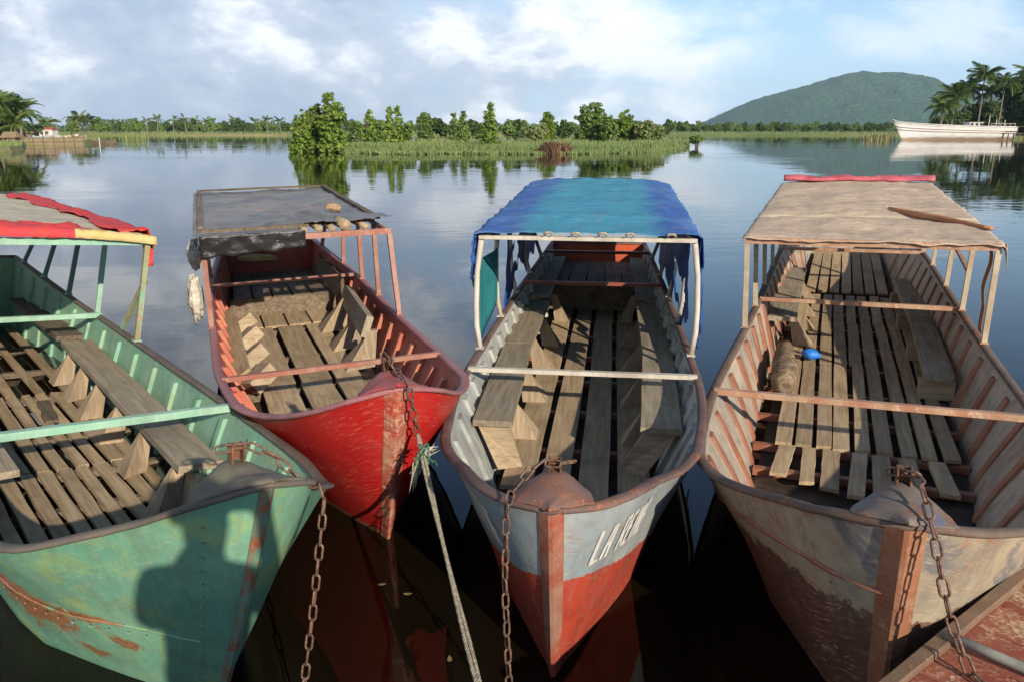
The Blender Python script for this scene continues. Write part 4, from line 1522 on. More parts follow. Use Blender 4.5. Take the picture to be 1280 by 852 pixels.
# ------------------------------------------------------------------ loose things in and on the boats
# log lying in the cream boat
la, lb = white.world(3.95, -.54, .23), white.world(5.15, -.60, .25)
mb = MB()
rings = []
ax = (lb - la).normalized()
sx = ax.cross(Vector((0, 0, 1))).normalized()
sz = sx.cross(ax)
for i in range(13):
    f = i / 12
    p = la.lerp(lb, f)
    r0 = .092 + .016 * math.sin(f * 5) - (.03 if i == 0 else 0)
    rings.append([p + (sx * math.cos(a) + sz * math.sin(a)) * r0 * (1 + .16 * nz(math.cos(a) * 1.6, math.sin(a) * 1.6, f * 4)) for a in np.linspace(0, 2 * math.pi, 15)[:-1]])
mb.loft([[q - la for q in r] for r in rings], True)
M_bark = plain('dry_palm_log', (0.21, 0.15, 0.095), .95, .55, 16, b_str=.9)
lg = mb.build('palm_log', M_bark, smooth=True)
lg.location = la
tag(lg, 'thick fibrous log lying inside the cream boat', 'log')
# blue bundle beside it
bp = white.world(5.28, -.36, .17)
mb = MB()
bm = bmesh.new()
bmesh.ops.create_icosphere(bm, subdivisions=3, radius=1)
for v in bm.verts:
    v.co = Vector((v.co.x * .085, v.co.y * .06, v.co.z * .05)) * (1 + .28 * nz(v.co.x * 2.5, v.co.y * 2.5, v.co.z * 2.5))
me = bpy.data.meshes.new('plastic_bag')
bm.to_mesh(me); bm.free()
me.materials.append(cloth('blue_plastic', (0.02, 0.16, 0.62), (0.03, 0.22, 0.7), (0.02, 0.1, 0.4), rough=.35, spec=.5))
for p in me.polygons: p.use_smooth = True
ob = bpy.data.objects.new('plastic_bag', me); col.objects.link(ob)
ob.location = bp; ob.rotation_euler = (0, .1, -.2)
tag(ob, 'crumpled bright blue plastic bag on the floor of the cream boat', 'bag')


def blob(name, loc, size, mat, label, cat, seed=0, rot=(0, 0, 0), amp=.3, freq=2.4, group=None):
    bm = bmesh.new()
    bmesh.ops.create_icosphere(bm, subdivisions=4, radius=1)
    for v in bm.verts:
        k = 1 + amp * nz(v.co.x * freq + seed, v.co.y * freq, v.co.z * freq) + amp * .35 * nz(v.co.x * freq * 3 + seed, v.co.y * freq * 3, v.co.z * freq * 3)
        v.co = Vector((v.co.x * size[0], v.co.y * size[1], v.co.z * size[2])) * k
    me = bpy.data.meshes.new(name)
    bm.to_mesh(me); bm.free()
    for p in me.polygons: p.use_smooth = True
    me.materials.append(mat)
    o = bpy.data.objects.new(name, me)
    col.objects.link(o)
    o.location = loc
    o.rotation_euler = rot
    tag(o, label, cat, group)
    return o


M_fleece = plain('cream_netting', (0.56, 0.50, 0.40), .95, .3, 30, b_str=.9)
blob('netting_bundle', red.world(4.05, -.93, .78), (.065, .14, .21), M_fleece, 'large cream bundle of netting hung outside the red boat', 'netting', 3.1, (0.1, 0, -red.a))
blob('netting_bundle', red.world(4.6, -.90, 1.10), (.06, .12, .15), M_fleece, 'small cream bundle of netting tied above the larger one on the red boat', 'netting', 7.7, (0, 0, -red.a))
blob('timber_offcut', red.world(4.95, .50, red.roof_z(4.95) + .05), (.09, .05, .045), wood('offcut', (0.2, 0.12, 0.07), (0.36, 0.24, 0.15), (0.45, 0.33, 0.22)), 'small pale block of wood lying on the black plastic canopy', 'wood block', 2.2, (0, .2, .6), .2)
blob('rolled_mat', red.world(7.35, -.18, .60), (.26, .07, .055), cloth('straw_mat', (0.42, 0.30, 0.12), (0.36, 0.24, 0.1), (0.2, 0.13, 0.06)), 'rolled straw mat against the stern of the red boat', 'mat', 5.2, (0, 0, .1), .18)

# ------------------------------------------------------------------ the photographer on the quay, whose shadow falls on the green bow
def make_person():
    verts, edges, rad = [], [], []

    def v(p, r, prev=None):
        verts.append(p); rad.append(r)
        if prev is not None: edges.append((prev, len(verts) - 1))
        return len(verts) - 1
    pel = v((0, 0, .92), (.15, .12))
    sp1 = v((0, .0, 1.08), (.17, .12), pel)
    sp2 = v((0, -.01, 1.26), (.185, .13), sp1)
    ch = v((0, -.005, 1.38), (.14, .10), sp2)
    nk = v((0, .0, 1.47), (.055, .055), ch)
    hd0 = v((0, .025, 1.56), (.075, .09), nk)
    hd1 = v((0, .02, 1.64), (.082, .098), hd0)
    v((0, .01, 1.72), (.055, .065), hd1)
    for s in (-1, 1):
        hip = v((s * .095, 0, .86), (.092, .1), pel)
        kn = v((s * .12, .01, .47), (.062, .066), hip)
        an = v((s * .13, -.03, .09), (.04, .045), kn)
        v((s * .15, .10, .035), (.042, .032), an)
        sh = v((s * .18, -.01, 1.39), (.08, .075), ch)
        el = v((s * .27, .10, 1.14), (.066, .064), sh)
        wr = v((s * .12, .22, 1.47), (.046, .042), el)
        pm = v((s * .085, .275, 1.565), (.036, .022), wr)
        for k, (dx, dz, ln) in enumerate(((-.02, .035, .9), (-.03, .018, 1.0), (-.03, .0, .95), (-.025, -.016, .8))):
            f1 = v((s * (.085 + dx * .4), .305, 1.575 + dz), (.010, .010), pm)
            f2 = v((s * (.075 + dx), .318 + .005 * ln, 1.58 + dz), (.009, .009), f1)
            v((s * (.055 + dx), .312, 1.58 + dz * .95), (.008, .008), f2)
        t1 = v((s * .06, .262, 1.545), (.012, .012), pm)
        v((s * .035, .265, 1.555), (.010, .010), t1)
    me = bpy.data.meshes.new('person')
    me.from_pydata(verts, edges, [])
    o = bpy.data.objects.new('person', me)
    col.objects.link(o)
    m = o.modifiers.new('skin', 'SKIN')
    m.use_smooth_shade = True
    for i, sv in enumerate(me.skin_vertices[0].data):
        sv.radius = rad[i]
        sv.use_root = (i == 0)
    sub = o.modifiers.new('sub', 'SUBSURF')
    sub.levels = sub.render_levels = 2
    mt, t, bs, out = new_mat('clothed_body')
    tcn = t.new('ShaderNodeTexCoord')
    zc = t.sep(tcn.outputs['Object'])[2]
    c = t.mix(t.step(zc, .94, .95), (0.06, 0.07, 0.1), (0.25, 0.27, 0.3))
    c = t.mix(t.step(zc, 1.45, 1.46), c, (0.35, 0.2, 0.14))
    t.put(bs.inputs['Base Color'], c)
    bs.inputs['Roughness'].default_value = .8
    me.materials.append(mt)
    o.location = (0.42, -.36, QUAY_Z)
    tag(o, 'person on the quay holding a camera up, shadow falling on the green bow', 'person')
    hb_ = MB()
    bm = bmesh.new()
    bmesh.ops.create_icosphere(bm, subdivisions=3, radius=1)
    for vv in bm.verts:
        vv.co = Vector((vv.co.x * .098, vv.co.y * .115 - .005, max(vv.co.z, -.35) * .10 + 1.70))
    hm = bpy.data.meshes.new('hair'); bm.to_mesh(hm); bm.free()
    hm.materials.append(plain('dark_hair', (0.03, 0.02, 0.015), .6))
    h = bpy.data.objects.new('hair', hm); col.objects.link(h); h.parent = o
    cb = MB()
    cb.box((0, .27, 1.60), (.125, .05, .08))
    cb.tube([(0, .29, 1.60), (0, .335, 1.60)], .033, 16)
    cam_o = bevel(cb.build('camera_body', plain('black_camera', (0.02, 0.02, 0.02), .4)), .006)
    cam_o.location = o.location
    tag(cam_o, 'small black camera held in both hands by the person on the quay', 'camera')


make_person()
# ================================================================== far shore, island, trees, hill
def leaf_mesh(name, pos, nrm, ln, wd, tint, mat, rg, droop=.25):
    """many small leaf faces, with a tint value for each leaf"""
    n = len(pos)
    t = rg.normal(size=(n, 3))
    t -= nrm * (t * nrm).sum(1, keepdims=True)
    t /= np.linalg.norm(t, axis=1, keepdims=True) + 1e-9
    b = np.cross(nrm, t)
    ln = np.asarray(ln).reshape(-1, 1) * np.ones((n, 1))
    wd = np.asarray(wd).reshape(-1, 1) * np.ones((n, 1))
    v = np.stack([pos - t * ln / 2, pos + b * wd / 2, pos + t * ln / 2 - nrm * ln * droop, pos - b * wd / 2], 1).reshape(-1, 3)
    me = bpy.data.meshes.new(name)
    me.vertices.add(4 * n)
    me.vertices.foreach_set('co', v.ravel().astype('f'))
    me.loops.add(4 * n)
    me.loops.foreach_set('vertex_index', np.arange(4 * n, dtype='i'))
    me.polygons.add(n)
    me.polygons.foreach_set('loop_start', np.arange(0, 4 * n, 4, dtype='i'))
    me.update()
    at = me.attributes.new('tint', 'FLOAT', 'FACE')
    at.data.foreach_set('value', np.clip(tint, 0, 1).astype('f'))
    me.materials.append(mat)
    return me


def crown_mesh(name, lobes, per, leaf, mat, seed, clump=.35, up=.35):
    """lobes: (x, y, z, rx, ry, rz); leaves sit on many small clumps spread over the lobes"""
    rg = np.random.default_rng(seed)
    P, Nn, T = [], [], []
    for (x, y, z, rx, ry, rz) in lobes:
        area = (rx * ry + rx * rz + ry * rz) / 3
        per = int(min(120, 9 * clump ** 2 / (.35 * leaf ** 2)))
        nc = max(10, int(area * 9 / (clump * 2.2) ** 2 * 1.9))
        d_ = rg.normal(size=(nc, 3))
        d_ /= np.linalg.norm(d_, axis=1, keepdims=True)
        rr = rg.uniform(.5, 1.0, (nc, 1)) ** .6 * np.where(rg.uniform(size=(nc, 1)) < .28, rg.uniform(1.05, 1.38, (nc, 1)), 1)
        cc = np.array([x, y, z]) + d_ * rr * np.array([rx, ry, rz])
        cs = clump * rg.uniform(.6, 1.35, nc)
        ct = rg.normal(.5, .17, nc)
        for c_, s_, t_ in zip(cc, cs, ct):
            k = rg.normal(size=(per, 3))
            k /= np.linalg.norm(k, axis=1, keepdims=True)
            k[:, 2] = np.where(k[:, 2] < -.3, -k[:, 2], k[:, 2])
            P.append(c_ + k * s_ * rg.uniform(.35, 1.25, (per, 1)) * np.array([1, 1, .85]))
            nn = k + rg.normal(size=(per, 3)) * .45 + np.array([0, 0, up])
            Nn.append(nn / np.linalg.norm(nn, axis=1, keepdims=True))
            T.append(np.clip(t_ + rg.normal(0, .13, per), 0, 1))
    P, Nn, T = np.concatenate(P), np.concatenate(Nn), np.concatenate(T)
    keep = P[:, 2] > .05
    P, Nn, T = P[keep], Nn[keep], T[keep]
    sz = leaf * rg.uniform(.7, 1.3, len(P))
    return leaf_mesh(name, P, Nn, sz, sz * .7, T, mat, rg)


M_leaf = foliage('mangrove_leaves', (0.10, 0.17, 0.026), (0.19, 0.29, 0.045), (0.31, 0.40, 0.08))
M_leaf2 = foliage('bush_leaves', (0.085, 0.15, 0.035), (0.155, 0.245, 0.055), (0.24, 0.33, 0.085))
M_leafdk = foliage('dark_tree_leaves', (0.045, 0.085, 0.026), (0.08, 0.135, 0.04), (0.13, 0.19, 0.058))
M_reed = foliage('reeds', (0.17, 0.25, 0.075), (0.26, 0.33, 0.12), (0.40, 0.36, 0.18), .4)
M_dry = foliage('dry_fronds', (0.085, 0.045, 0.025), (0.18, 0.105, 0.06), (0.34, 0.24, 0.14), .2)
M_palm = foliage('palm_fronds', (0.06, 0.11, 0.022), (0.13, 0.20, 0.04), (0.27, 0.31, 0.09), .35)
M_bark2 = plain('bark', (0.13, 0.10, 0.075), .9, .4, 6)
M_trunk = plain('palm_trunk', (0.20, 0.165, 0.125), .9, .4, 6)


def ground_at(px, d_):
    zc = d_ * math.cos(PIT) + CAM_H * math.sin(PIT)
    return (px - 640) / 1000 * zc, d_


def top_z(py, d_):
    return CAM_H - d_ * math.tan(PIT + math.atan((py - 426) / 1000))


def tree(name, px, d_, ytop, wpx, mat, label, seed, cat='tree', group=None, shape='round', stems=4, leaf=.30, base=.1, per=16, ground=.25):
    X, Y = ground_at(px, d_)
    h = top_z(ytop, d_) - ground
    R = wpx / 1000 * d_ / 2
    rg = random.Random(seed)
    root = empty(name, (X, Y, ground))
    tag(root, label, cat, group)
    lobes = []
    if shape == 'cone':
        for i in range(6):
            f = i / 5
            r_ = R * (1 - .72 * f) * rg.uniform(.85, 1.1)
            lobes.append((rg.uniform(-.15, .15) * R, rg.uniform(-.15, .15) * R, h * (.16 + .74 * f), r_, r_, h * .14))
    elif shape == 'mangrove':
        for i in range(11):
            a = rg.uniform(0, 6.28)
            f = rg.uniform(.0, 1)
            q = R * rg.uniform(.15, .62)
            hh = h * (base + (.88 - base) * f * (1 - .35 * q / R))
            lobes.append((math.cos(a) * q, math.sin(a) * q, hh, R * .42, R * .42, h * .15))
        lobes.append((0, 0, h * .80, R * .42, R * .42, h * .19))
        lobes.append((0, 0, h * .30, R * .74, R * .74, h * .27))
        lobes.append((0, 0, h * .55, R * .66, R * .66, h * .25))
        lobes.append((0, 0, h * .10, R * .80, R * .80, h * .14))
    else:
        for i in range(9):
            a = rg.uniform(0, 6.28)
            q = R * rg.uniform(.1, .6)
            lobes.append((math.cos(a) * q, math.sin(a) * q, h * rg.uniform(.35, .78), R * rg.uniform(.35, .55), R * rg.uniform(.35, .55), h * rg.uniform(.14, .22)))
    me = crown_mesh('crown', lobes, per, leaf, mat, seed, clump=max(.24, R * .17))
    o = bpy.data.objects.new('crown', me)
    col.objects.link(o)
    o.parent = root
    mb = MB()
    for k in range(stems):
        a = rg.uniform(0, 6.28)
        q = R * .5 if stems > 1 else R * .1
        e = (math.cos(a) * q, math.sin(a) * q, h * rg.uniform(.5, .8))
        b0 = (math.cos(a) * q * .45, math.sin(a) * q * .45, -.4)
        mb.tube([b0, ((b0[0] + e[0]) / 2 + rg.uniform(-.1, .1), (b0[1] + e[1]) / 2, h * .35), e], [.09, .06, .025], 6)
        for j in range(2):
            ee = (e[0] + rg.uniform(-.4, .4) * R, e[1] + rg.uniform(-.4, .4) * R, e[2] + rg.uniform(-.1, .15) * h)
            mb.tube([((b0[0] + e[0]) / 2, (b0[1] + e[1]) / 2, h * .35), ee], [.045, .015], 5)
    mb.build('trunk', M_bark2, root, smooth=True)
    return root


# ---- terrain -------------------------------------------------------
def land_mat():
    m, t, bs, out = new_mat('marsh_ground')
    tcn = t.new('ShaderNodeTexCoord')
    v = tcn.outputs['Object']
    n1 = t.noise(t.scale(v, (.3, 1, 1)), .05, 6, .6)
    n2 = t.noise(v, .8, 6, .65)
    c = t.ramp(n1, [(.35, (0.09, 0.13, 0.035)), (.5, (0.14, 0.16, 0.05)), (.66, (0.22, 0.19, 0.085))])
    c = t.mix(t.math('MULTIPLY', t.step(n2, .45, .7), .5), c, (0.07, 0.10, 0.025))
    t.put(bs.inputs['Base Color'], c)
    bs.inputs['Roughness'].default_value = .95
    bump(t, bs, n2, .8, .3)
    return m


M_land = land_mat()


def land(name, outline, z=.35, skirt=.8, n=1):
    """a low bank: top polygon with a slope down into the water"""
    pts = [Vector((x, y, 0)) for x, y in outline]
    c = sum(pts, Vector()) / len(pts)
    mb = MB()
    k = len(pts)
    top = [Vector((p.x, p.y, z)) for p in pts]
    low = [Vector((p.x + (p - c).normalized().x * skirt, p.y + (p - c).normalized().y * skirt, -.4)) for p in pts]
    mb.add(top + low, [tuple(range(k))] + [(i, i + k, (i + 1) % k + k, (i + 1) % k) for i in range(k)])
    o = mb.build(name, M_land)
    fix_normals(o)
    return tag(o, kind='structure')


shore = [(x, 246 + 7 * nz(x * .011) + 3 * nz(x * .05)) for x in range(-700, 1001, 14)]
land('far_bank', shore + [(1000, 900), (5500, 5800), (-5500, 5800), (-700, 900)], .45, 1.5)
isl_front = [ground_at(px, d_) for px, d_ in ((428, 77), (470, 75), (520, 74), (580, 75), (640, 74), (700, 74), (760, 75), (815, 79), (845, 90), (862, 104))]
isl_back = [ground_at(px, d_) for px, d_ in ((850, 128), (780, 142), (700, 150), (600, 148), (520, 140), (455, 120), (430, 95))]
land('island_ground', isl_front + isl_back, .12, .6)
land('left_bank', [ground_at(-260, 60), ground_at(-60, 74), ground_at(12, 80), ground_at(27, 84), ground_at(30, 108), ground_at(100, 113), ground_at(128, 125), ground_at(132, 150), ground_at(60, 200), (-200, 235), (-320, 120)], .5, 1.0)
land('right_bank', [(92, 172), (110, 166), (150, 150), (220, 150), (260, 235), (140, 240), (95, 200)], .6, 1.2)


# ---- reeds ----------------------------------------------------------
def reeds(name, pts, hts, label, seed, mat=M_reed, lean=.22, wd=.05, tint=None, cat='reeds'):
    rg = np.random.default_rng(seed)
    n = len(pts)
    ang = rg.uniform(0, 2 * np.pi, n)
    tx, ty = np.cos(ang) * wd, np.sin(ang) * wd
    la = rg.uniform(0, 2 * np.pi, n)
    lm = rg.uniform(0, lean, n) * hts
    b = np.column_stack([pts[:, 0], pts[:, 1], np.full(n, -.02)])
    m_ = b + np.column_stack([np.cos(la) * lm * .35, np.sin(la) * lm * .35, hts * .6])
    e = b + np.column_stack([np.cos(la) * lm, np.sin(la) * lm, hts])
    off = np.column_stack([tx, ty, np.zeros(n)])
    v = np.stack([b - off, b + off, m_ + off * .8, e, m_ - off * .8], 1).reshape(-1, 3)
    me = bpy.data.meshes.new(name)
    me.vertices.add(5 * n)
    me.vertices.foreach_set('co', v.ravel().astype('f'))
    me.loops.add(5 * n)
    me.loops.foreach_set('vertex_index', np.arange(5 * n, dtype='i'))
    me.polygons.add(n)
    me.polygons.foreach_set('loop_start', np.arange(0, 5 * n, 5, dtype='i'))
    me.update()
    at = me.attributes.new('tint', 'FLOAT', 'FACE')
    tt = rg.normal(.42, .16, n) if tint is None else tint + rg.normal(0, .12, n)
    at.data.foreach_set('value', np.clip(tt, 0, 1).astype('f'))
    me.materials.append(mat)
    o = bpy.data.objects.new(name, me)
    col.objects.link(o)
    tag(o, label, cat, None, 'stuff')
    return o


rg = np.random.default_rng(5)
N = 34000
px = rg.uniform(430, 862, N)
front = np.interp(px, [430, 470, 520, 640, 700, 760, 815, 845, 862], [78, 75.3, 74.3, 74.3, 74.3, 75.3, 79.3, 90.5, 104])
front = front - 1.2 + 2.2 * np.array([nz(p * .045, 5.5) + .5 * nz(p * .16, 2.5) for p in px])
dd = front + rg.exponential(11, N)
back = np.interp(px, [430, 455, 520, 600, 700, 780, 850, 862], [90, 118, 138, 146, 148, 140, 126, 108])
ok = dd < back
px, dd, front = px[ok], dd[ok], front[ok]
zc_ = dd * math.cos(PIT) + CAM_H * math.sin(PIT)
pts = np.column_stack([(px - 640) / 1000 * zc_, dd])
patchn = np.array([nz(p[0] * .16, p[1] * .05, 3) for p in pts])
rampf = np.clip((dd - front) / 4.0, 0, 1)
hts = (.15 + .85 * rampf) * rg.uniform(.55, 1.25, len(dd)) * (1 + .75 * patchn) * .82
reeds('reed_bed', pts, hts, 'pale green reeds covering the low island', 3, tint=.24 + .3 * np.clip((dd - front) / 25, 0, 1) + .2 * patchn, wd=.045)
# fringe of short bright plants at the island's edge
N = 5000
px = rg.uniform(432, 860, N)
front = np.interp(px, [430, 470, 520, 640, 700, 760, 815, 845, 862], [77.4, 74.8, 73.8, 73.8, 73.8, 74.8, 78.8, 90, 103.5])
front = front - 1.2 + 2.2 * np.array([nz(p * .045, 5.5) + .5 * nz(p * .16, 2.5) for p in px])
dd = front + rg.uniform(-.7, 1.0, N)
zc_ = dd * math.cos(PIT) + CAM_H * math.sin(PIT)
reeds('water_plants', np.column_stack([(px - 640) / 1000 * zc_, dd]), rg.uniform(.1, .38, N), 'low bright green plants along the island edge', 4, tint=np.full(N, .55), wd=.06, lean=.8, cat='water plants')
# far bank grass
N = 16000
fx = rg.uniform(-330, 330, N)
fy = 246 + np.array([7 * nz(x * .011) + 3 * nz(x * .05) for x in fx]) + rg.exponential(16, N) + .4
reeds('bank_grass', np.column_stack([fx, fy]), rg.uniform(.5, 1.4, N), 'yellow green marsh grass along the far bank', 6, tint=.32 + .25 * np.array([nz(x * .02, 7) for x in fx]), wd=.11)
# left bank grass and reeds round the huts
N = 5000
px = rg.uniform(-120, 125, N)
dd = np.interp(px, [-120, 12, 27, 30, 100, 125], [68, 80.5, 84.5, 108.5, 113.5, 124]) + rg.exponential(9, N)
zc_ = dd * math.cos(PIT) + CAM_H * math.sin(PIT)
reeds('shore_grass', np.column_stack([(px - 640) / 1000 * zc_, dd]), .5 + rg.uniform(.1, .5, N), 'short green grass on the bank by the reed fence', 8, tint=np.full(N, .45), wd=.06)

# ---- island trees -----------------------------------------------------
G = 'mangrove trees standing in the water and on the island'
tree('mangrove_tree', 379, 79, 140, 31, M_leaf, 'low left lobe of the mangrove clump standing in open water', 21, group=G, shape='mangrove', base=.02, ground=-.1, per=18)
tree('mangrove_tree', 396, 80, 127, 28, M_leaf, 'middle mangrove of the clump standing in open water', 22, group=G, shape='mangrove', base=.02, ground=-.1, per=18)
tree('mangrove_tree', 416, 78, 117, 38, M_leaf, 'tallest mangrove of the clump standing in open water', 23, group=G, shape='mangrove', base=.02, ground=-.1, per=18)
GI = 'trees and bushes on the reedy island'
spec = [
    (446, 104, 152, 26, 'round', M_leaf2, 'low bush beside the mangrove clump in the water'),
    (463, 96, 141, 22, 'cone', M_leaf, 'narrow young mangrove next to the low bush'),
    (475, 100, 146, 20, 'round', M_leaf2, 'small rounded bush between two narrow young mangroves'),
    (487, 88, 136, 15, 'cone', M_leaf, 'slim left one of a pair of pointed mangroves'),
    (499, 88, 135, 16, 'cone', M_leaf, 'slim right one of a pair of pointed mangroves'),
    (509, 104, 149, 26, 'round', M_leaf2, 'spreading bush right beside the pair of pointed mangroves'),
    (532, 106, 141, 22, 'mangrove', M_leaf2, 'pale yellow green tree in the middle of the reeds'),
    (551, 118, 147, 30, 'round', M_leafdk, 'dark rounded tree behind the reeds'),
    (568, 106, 142, 16, 'cone', M_leaf2, 'small pointed tree left of a taller twin top'),
    (580, 106, 141, 17, 'cone', M_leaf2, 'small pointed tree beside the lone tall mangrove'),
    (594, 118, 149, 22, 'round', M_leafdk, 'dark bush filling in behind the lone tall mangrove'),
    (612, 80, 131, 25, 'cone', M_leaf, 'lone tall pointed mangrove at the island edge'),
    (634, 104, 150, 20, 'round', M_leaf2, 'low bush right beside the lone tall mangrove'),
    (648, 112, 147, 26, 'round', M_leafdk, 'dark low bush behind the pile of dry fronds'),
    (668, 98, 151, 30, 'round', M_reed, 'feathery yellow green bush above the pile of dry fronds'),
    (683, 100, 140, 26, 'mangrove', M_leaf, 'bright mangrove above the pile of dry fronds'),
    (706, 116, 152, 24, 'round', M_leafdk, 'dark bush left of the broad island tree'),
    (742, 96, 130, 46, 'mangrove', M_leaf2, 'broad round tree, the largest on the island'),
    (762, 92, 143, 28, 'round', M_leaf2, 'bush against the foot of the broad round tree'),
    (781, 98, 138, 30, 'mangrove', M_leaf, 'second round tree beside the broad one'),
    (803, 96, 147, 30, 'round', M_reed, 'feathery pale bush near the island tip'),
    (820, 100, 151, 24, 'round', M_reed, 'last feathery bush before the island tip'),
    (832, 150, 149, 12, 'round', M_leafdk, 'small dark tree beyond the island tip'),
]
for i, (p, d_, yt, wp, sh, mt, lb) in enumerate(spec):
    tree('island_tree' if sh != 'round' else 'island_bush', p, d_, yt, wp, mt, lb, 40 + i, cat='tree' if sh != 'round' else 'bush', group=GI, shape=sh, leaf=.30, stems=2, per=15, ground=.1)
tree('islet_bush', 871, 99, 170, 17, M_leaf2, 'little bush growing in the water off the island tip', 90, cat='bush', shape='round', leaf=.2, ground=-.05)

# pile of dry fronds at the water's edge
X, Y = ground_at(690, 73.2)
rgp = np.random.default_rng(12)
n = 900
th = rgp.uniform(0, 2 * np.pi, n)
rr = np.sqrt(rgp.uniform(0, 1, n))
pp = np.column_stack([rr * np.cos(th) * 1.75, rr * np.sin(th) * .9])
root = empty('dry_frond_pile', (X, Y, 0))
tag(root, 'heap of dry brown palm fronds at the island edge', 'frond heap')
hp = (1 - rr ** 2) * .55 + .3 + rgp.uniform(0, .5, n) * (pp[:, 0] > -.8)
o = reeds('dry_fronds', pp, hp, None, 13, M_dry, .75, .05, tint=.35 + .35 * (pp[:, 0] > 0), cat=None)
o.parent = root
# yellow plants by the far white boat
Xr, Yr = ground_at(1097, 160)
n = 500
pp = np.column_stack([Xr + rgp.normal(0, 1.3, n), Yr + rgp.normal(0, .8, n)])
reeds('yellow_reeds', pp, rgp.uniform(.4, 1.5, n), 'clump of yellow reeds in the water ahead of the white motor boat', 15, tint=np.full(n, .95), wd=.07, cat='reeds')
Xr, Yr = ground_at(168, 150)
n = 160
reeds('reed_tuft', np.column_stack([Xr + rgp.normal(0, .9, n), Yr + rgp.normal(0, .4, n)]), rgp.uniform(.5, 1.5, n), 'small tuft of reeds standing alone in the water', 16, tint=np.full(n, .7), wd=.06)


# ---- palms --------------------------------------------------------------
def frond_mesh(length, seed, mat, droop=1.0):
    rg_ = random.Random(seed)
    V, F, T = [], [], []
    n = 20
    mid_ = []
    for i in range(n + 1):
        f = i / n
        mid_.append(Vector((0, length * (f - .12 * droop * f ** 3), length * (.38 * f - .62 * droop * f ** 2.1))))
    for i in range(n):
        a, b = mid_[i], mid_[i + 1]
        o_ = len(V)
        V += [a + Vector((-.03, 0, 0)), a + Vector((.03, 0, 0)), b + Vector((.02, 0, 0)), b + Vector((-.02, 0, 0))]
        F.append((o_, o_ + 1, o_ + 2, o_ + 3)); T.append(.75)
        if i < 3: continue
        f = i / n
        ll = length * .30 * math.sin(math.pi * min(1, .18 + f * .8)) ** .8
        for s in (-1, 1):
            for k in (0, .5):
                st = a.lerp(b, k)
                tip = st + Vector((s * ll * .78, ll * .45, -ll * (.35 + rg_.uniform(0, .35))))
                o_ = len(V)
                wv = Vector((0, .014, 0))
                V += [st - wv * .6, st + wv, st.lerp(tip, .55) + wv * .9, tip, st.lerp(tip, .55) - wv * .5]
                F.append(tuple(range(o_, o_ + 5))); T.append(min(1, max(0, rg_.gauss(.45, .2))))
    me = bpy.data.meshes.new('frond')
    me.from_pydata([tuple(v) for v in V], [], F)
    at = me.attributes.new('tint', 'FLOAT', 'FACE')
    at.data.foreach_set('value', T)
    me.materials.append(mat)
    return me


FR = {k: [frond_mesh(1.0, k * 10 + s, M_palm, .7 + .35 * s) for s in range(3)] for k in (1,)}


def palm(px_, d_, ycrown, label, seed, flen=3.4, nf=22, lean=.6, ground=.5, group=None, thick=.16):
    X, Y = ground_at(px_, d_)
    zt = top_z(ycrown, d_) - ground
    rg_ = random.Random(seed)
    root = empty('coconut_palm', (X, Y, ground))
    tag(root, label, 'palm tree', group)
    lx = rg_.uniform(-lean, lean)
    pts = [(lx * (1 - f) ** 2 * 1.0, 0, -.3 + (zt + .3) * f) for f in np.linspace(0, 1, 9)]
    mb = MB(); mb.tube(pts, [thick * (1.3 - .55 * f) for f in np.linspace(0, 1, 9)], 8)
    mb.build('trunk', M_trunk, root, smooth=True)
    for i in range(nf):
        o = bpy.data.objects.new('frond', FR[1][i % 3])
        o.location = (0, 0, zt)
        el = rg_.uniform(-.45, .95)
        o.rotation_euler = Euler((el, rg_.uniform(-.2, .2), i * 2.399 + rg_.uniform(-.2, .2)), 'XYZ')
        s = flen * rg_.uniform(.8, 1.1)
        o.scale = (s, s, s)
        col.objects.link(o)
        o.parent = root
    if rg_.random() < .6:
        mb = MB()
        for k in range(6):
            a = k * 1.05
            mb.box((math.cos(a) * .22, math.sin(a) * .22, zt - .25), (.2, .2, .24), (a, .3, a))
        mb.build('coconuts', plain('coconut', (0.24, 0.2, 0.05), .6), root)
    return root


GL = 'palms on the left bank'
palm(2, 112, 132, 'dense palm at the edge of the left bank', 1, 3.5, 30, group=GL)
palm(14, 118, 136, 'palm standing behind the thatched hut', 2, 3.4, 28, group=GL)
palm(30, 116, 140, 'palm leaning over the reed fence', 3, 3.2, 28, group=GL)
palm(-18, 110, 128, 'tall palm at the far end of the left bank', 4, 3.5, 28, group=GL)
palm(22, 108, 156, 'young palm with yellowish fronds by the thatched hut', 5, 2.6, 20, group=GL)
palm(62, 150, 154, 'small palm behind the white shed', 6, 2.4, 20, group=GL)
tree('bank_tree', -8, 126, 122, 50, M_leafdk, 'tall dark tree at the edge of the left bank', 304, shape='mangrove', leaf=.4, ground=.5)
tree('bank_tree', 4, 122, 134, 48, M_leafdk, 'dark leafy tree among the palms on the left bank', 301, shape='round', leaf=.4, ground=.5)
tree('bank_bush', 45, 124, 156, 26, M_leaf2, 'green bush behind the reed fence', 302, cat='bush', shape='round', leaf=.3, ground=.5)
tree('bank_bush', 92, 165, 150, 14, M_leaf2, 'round bush at the far end of the reed fence', 303, cat='bush', shape='round', leaf=.35, ground=.5)
palm(101, 190, 150, 'stubby palm beyond the reed fence', 7, 3.4, 22, group=GL)
palm(112, 200, 151, 'palm next to the stubby one beyond the reed fence', 8, 3.2, 22, group=GL)
GRP = 'palms behind the white motor boat'
palm(1187, 182, 122, 'low wide palm behind the bow of the white motor boat', 11, 4.8, 34, group=GRP)
palm(1220, 186, 96, 'tallest slender palm behind the white motor boat', 12, 4.6, 34, group=GRP)
palm(1246, 184, 104, 'palm with yellow coconuts by the jetty', 13, 4.2, 34, group=GRP)
palm(1202, 192, 112, 'palm half hidden between the low wide and the tallest one', 14, 4.6, 34, group=GRP)
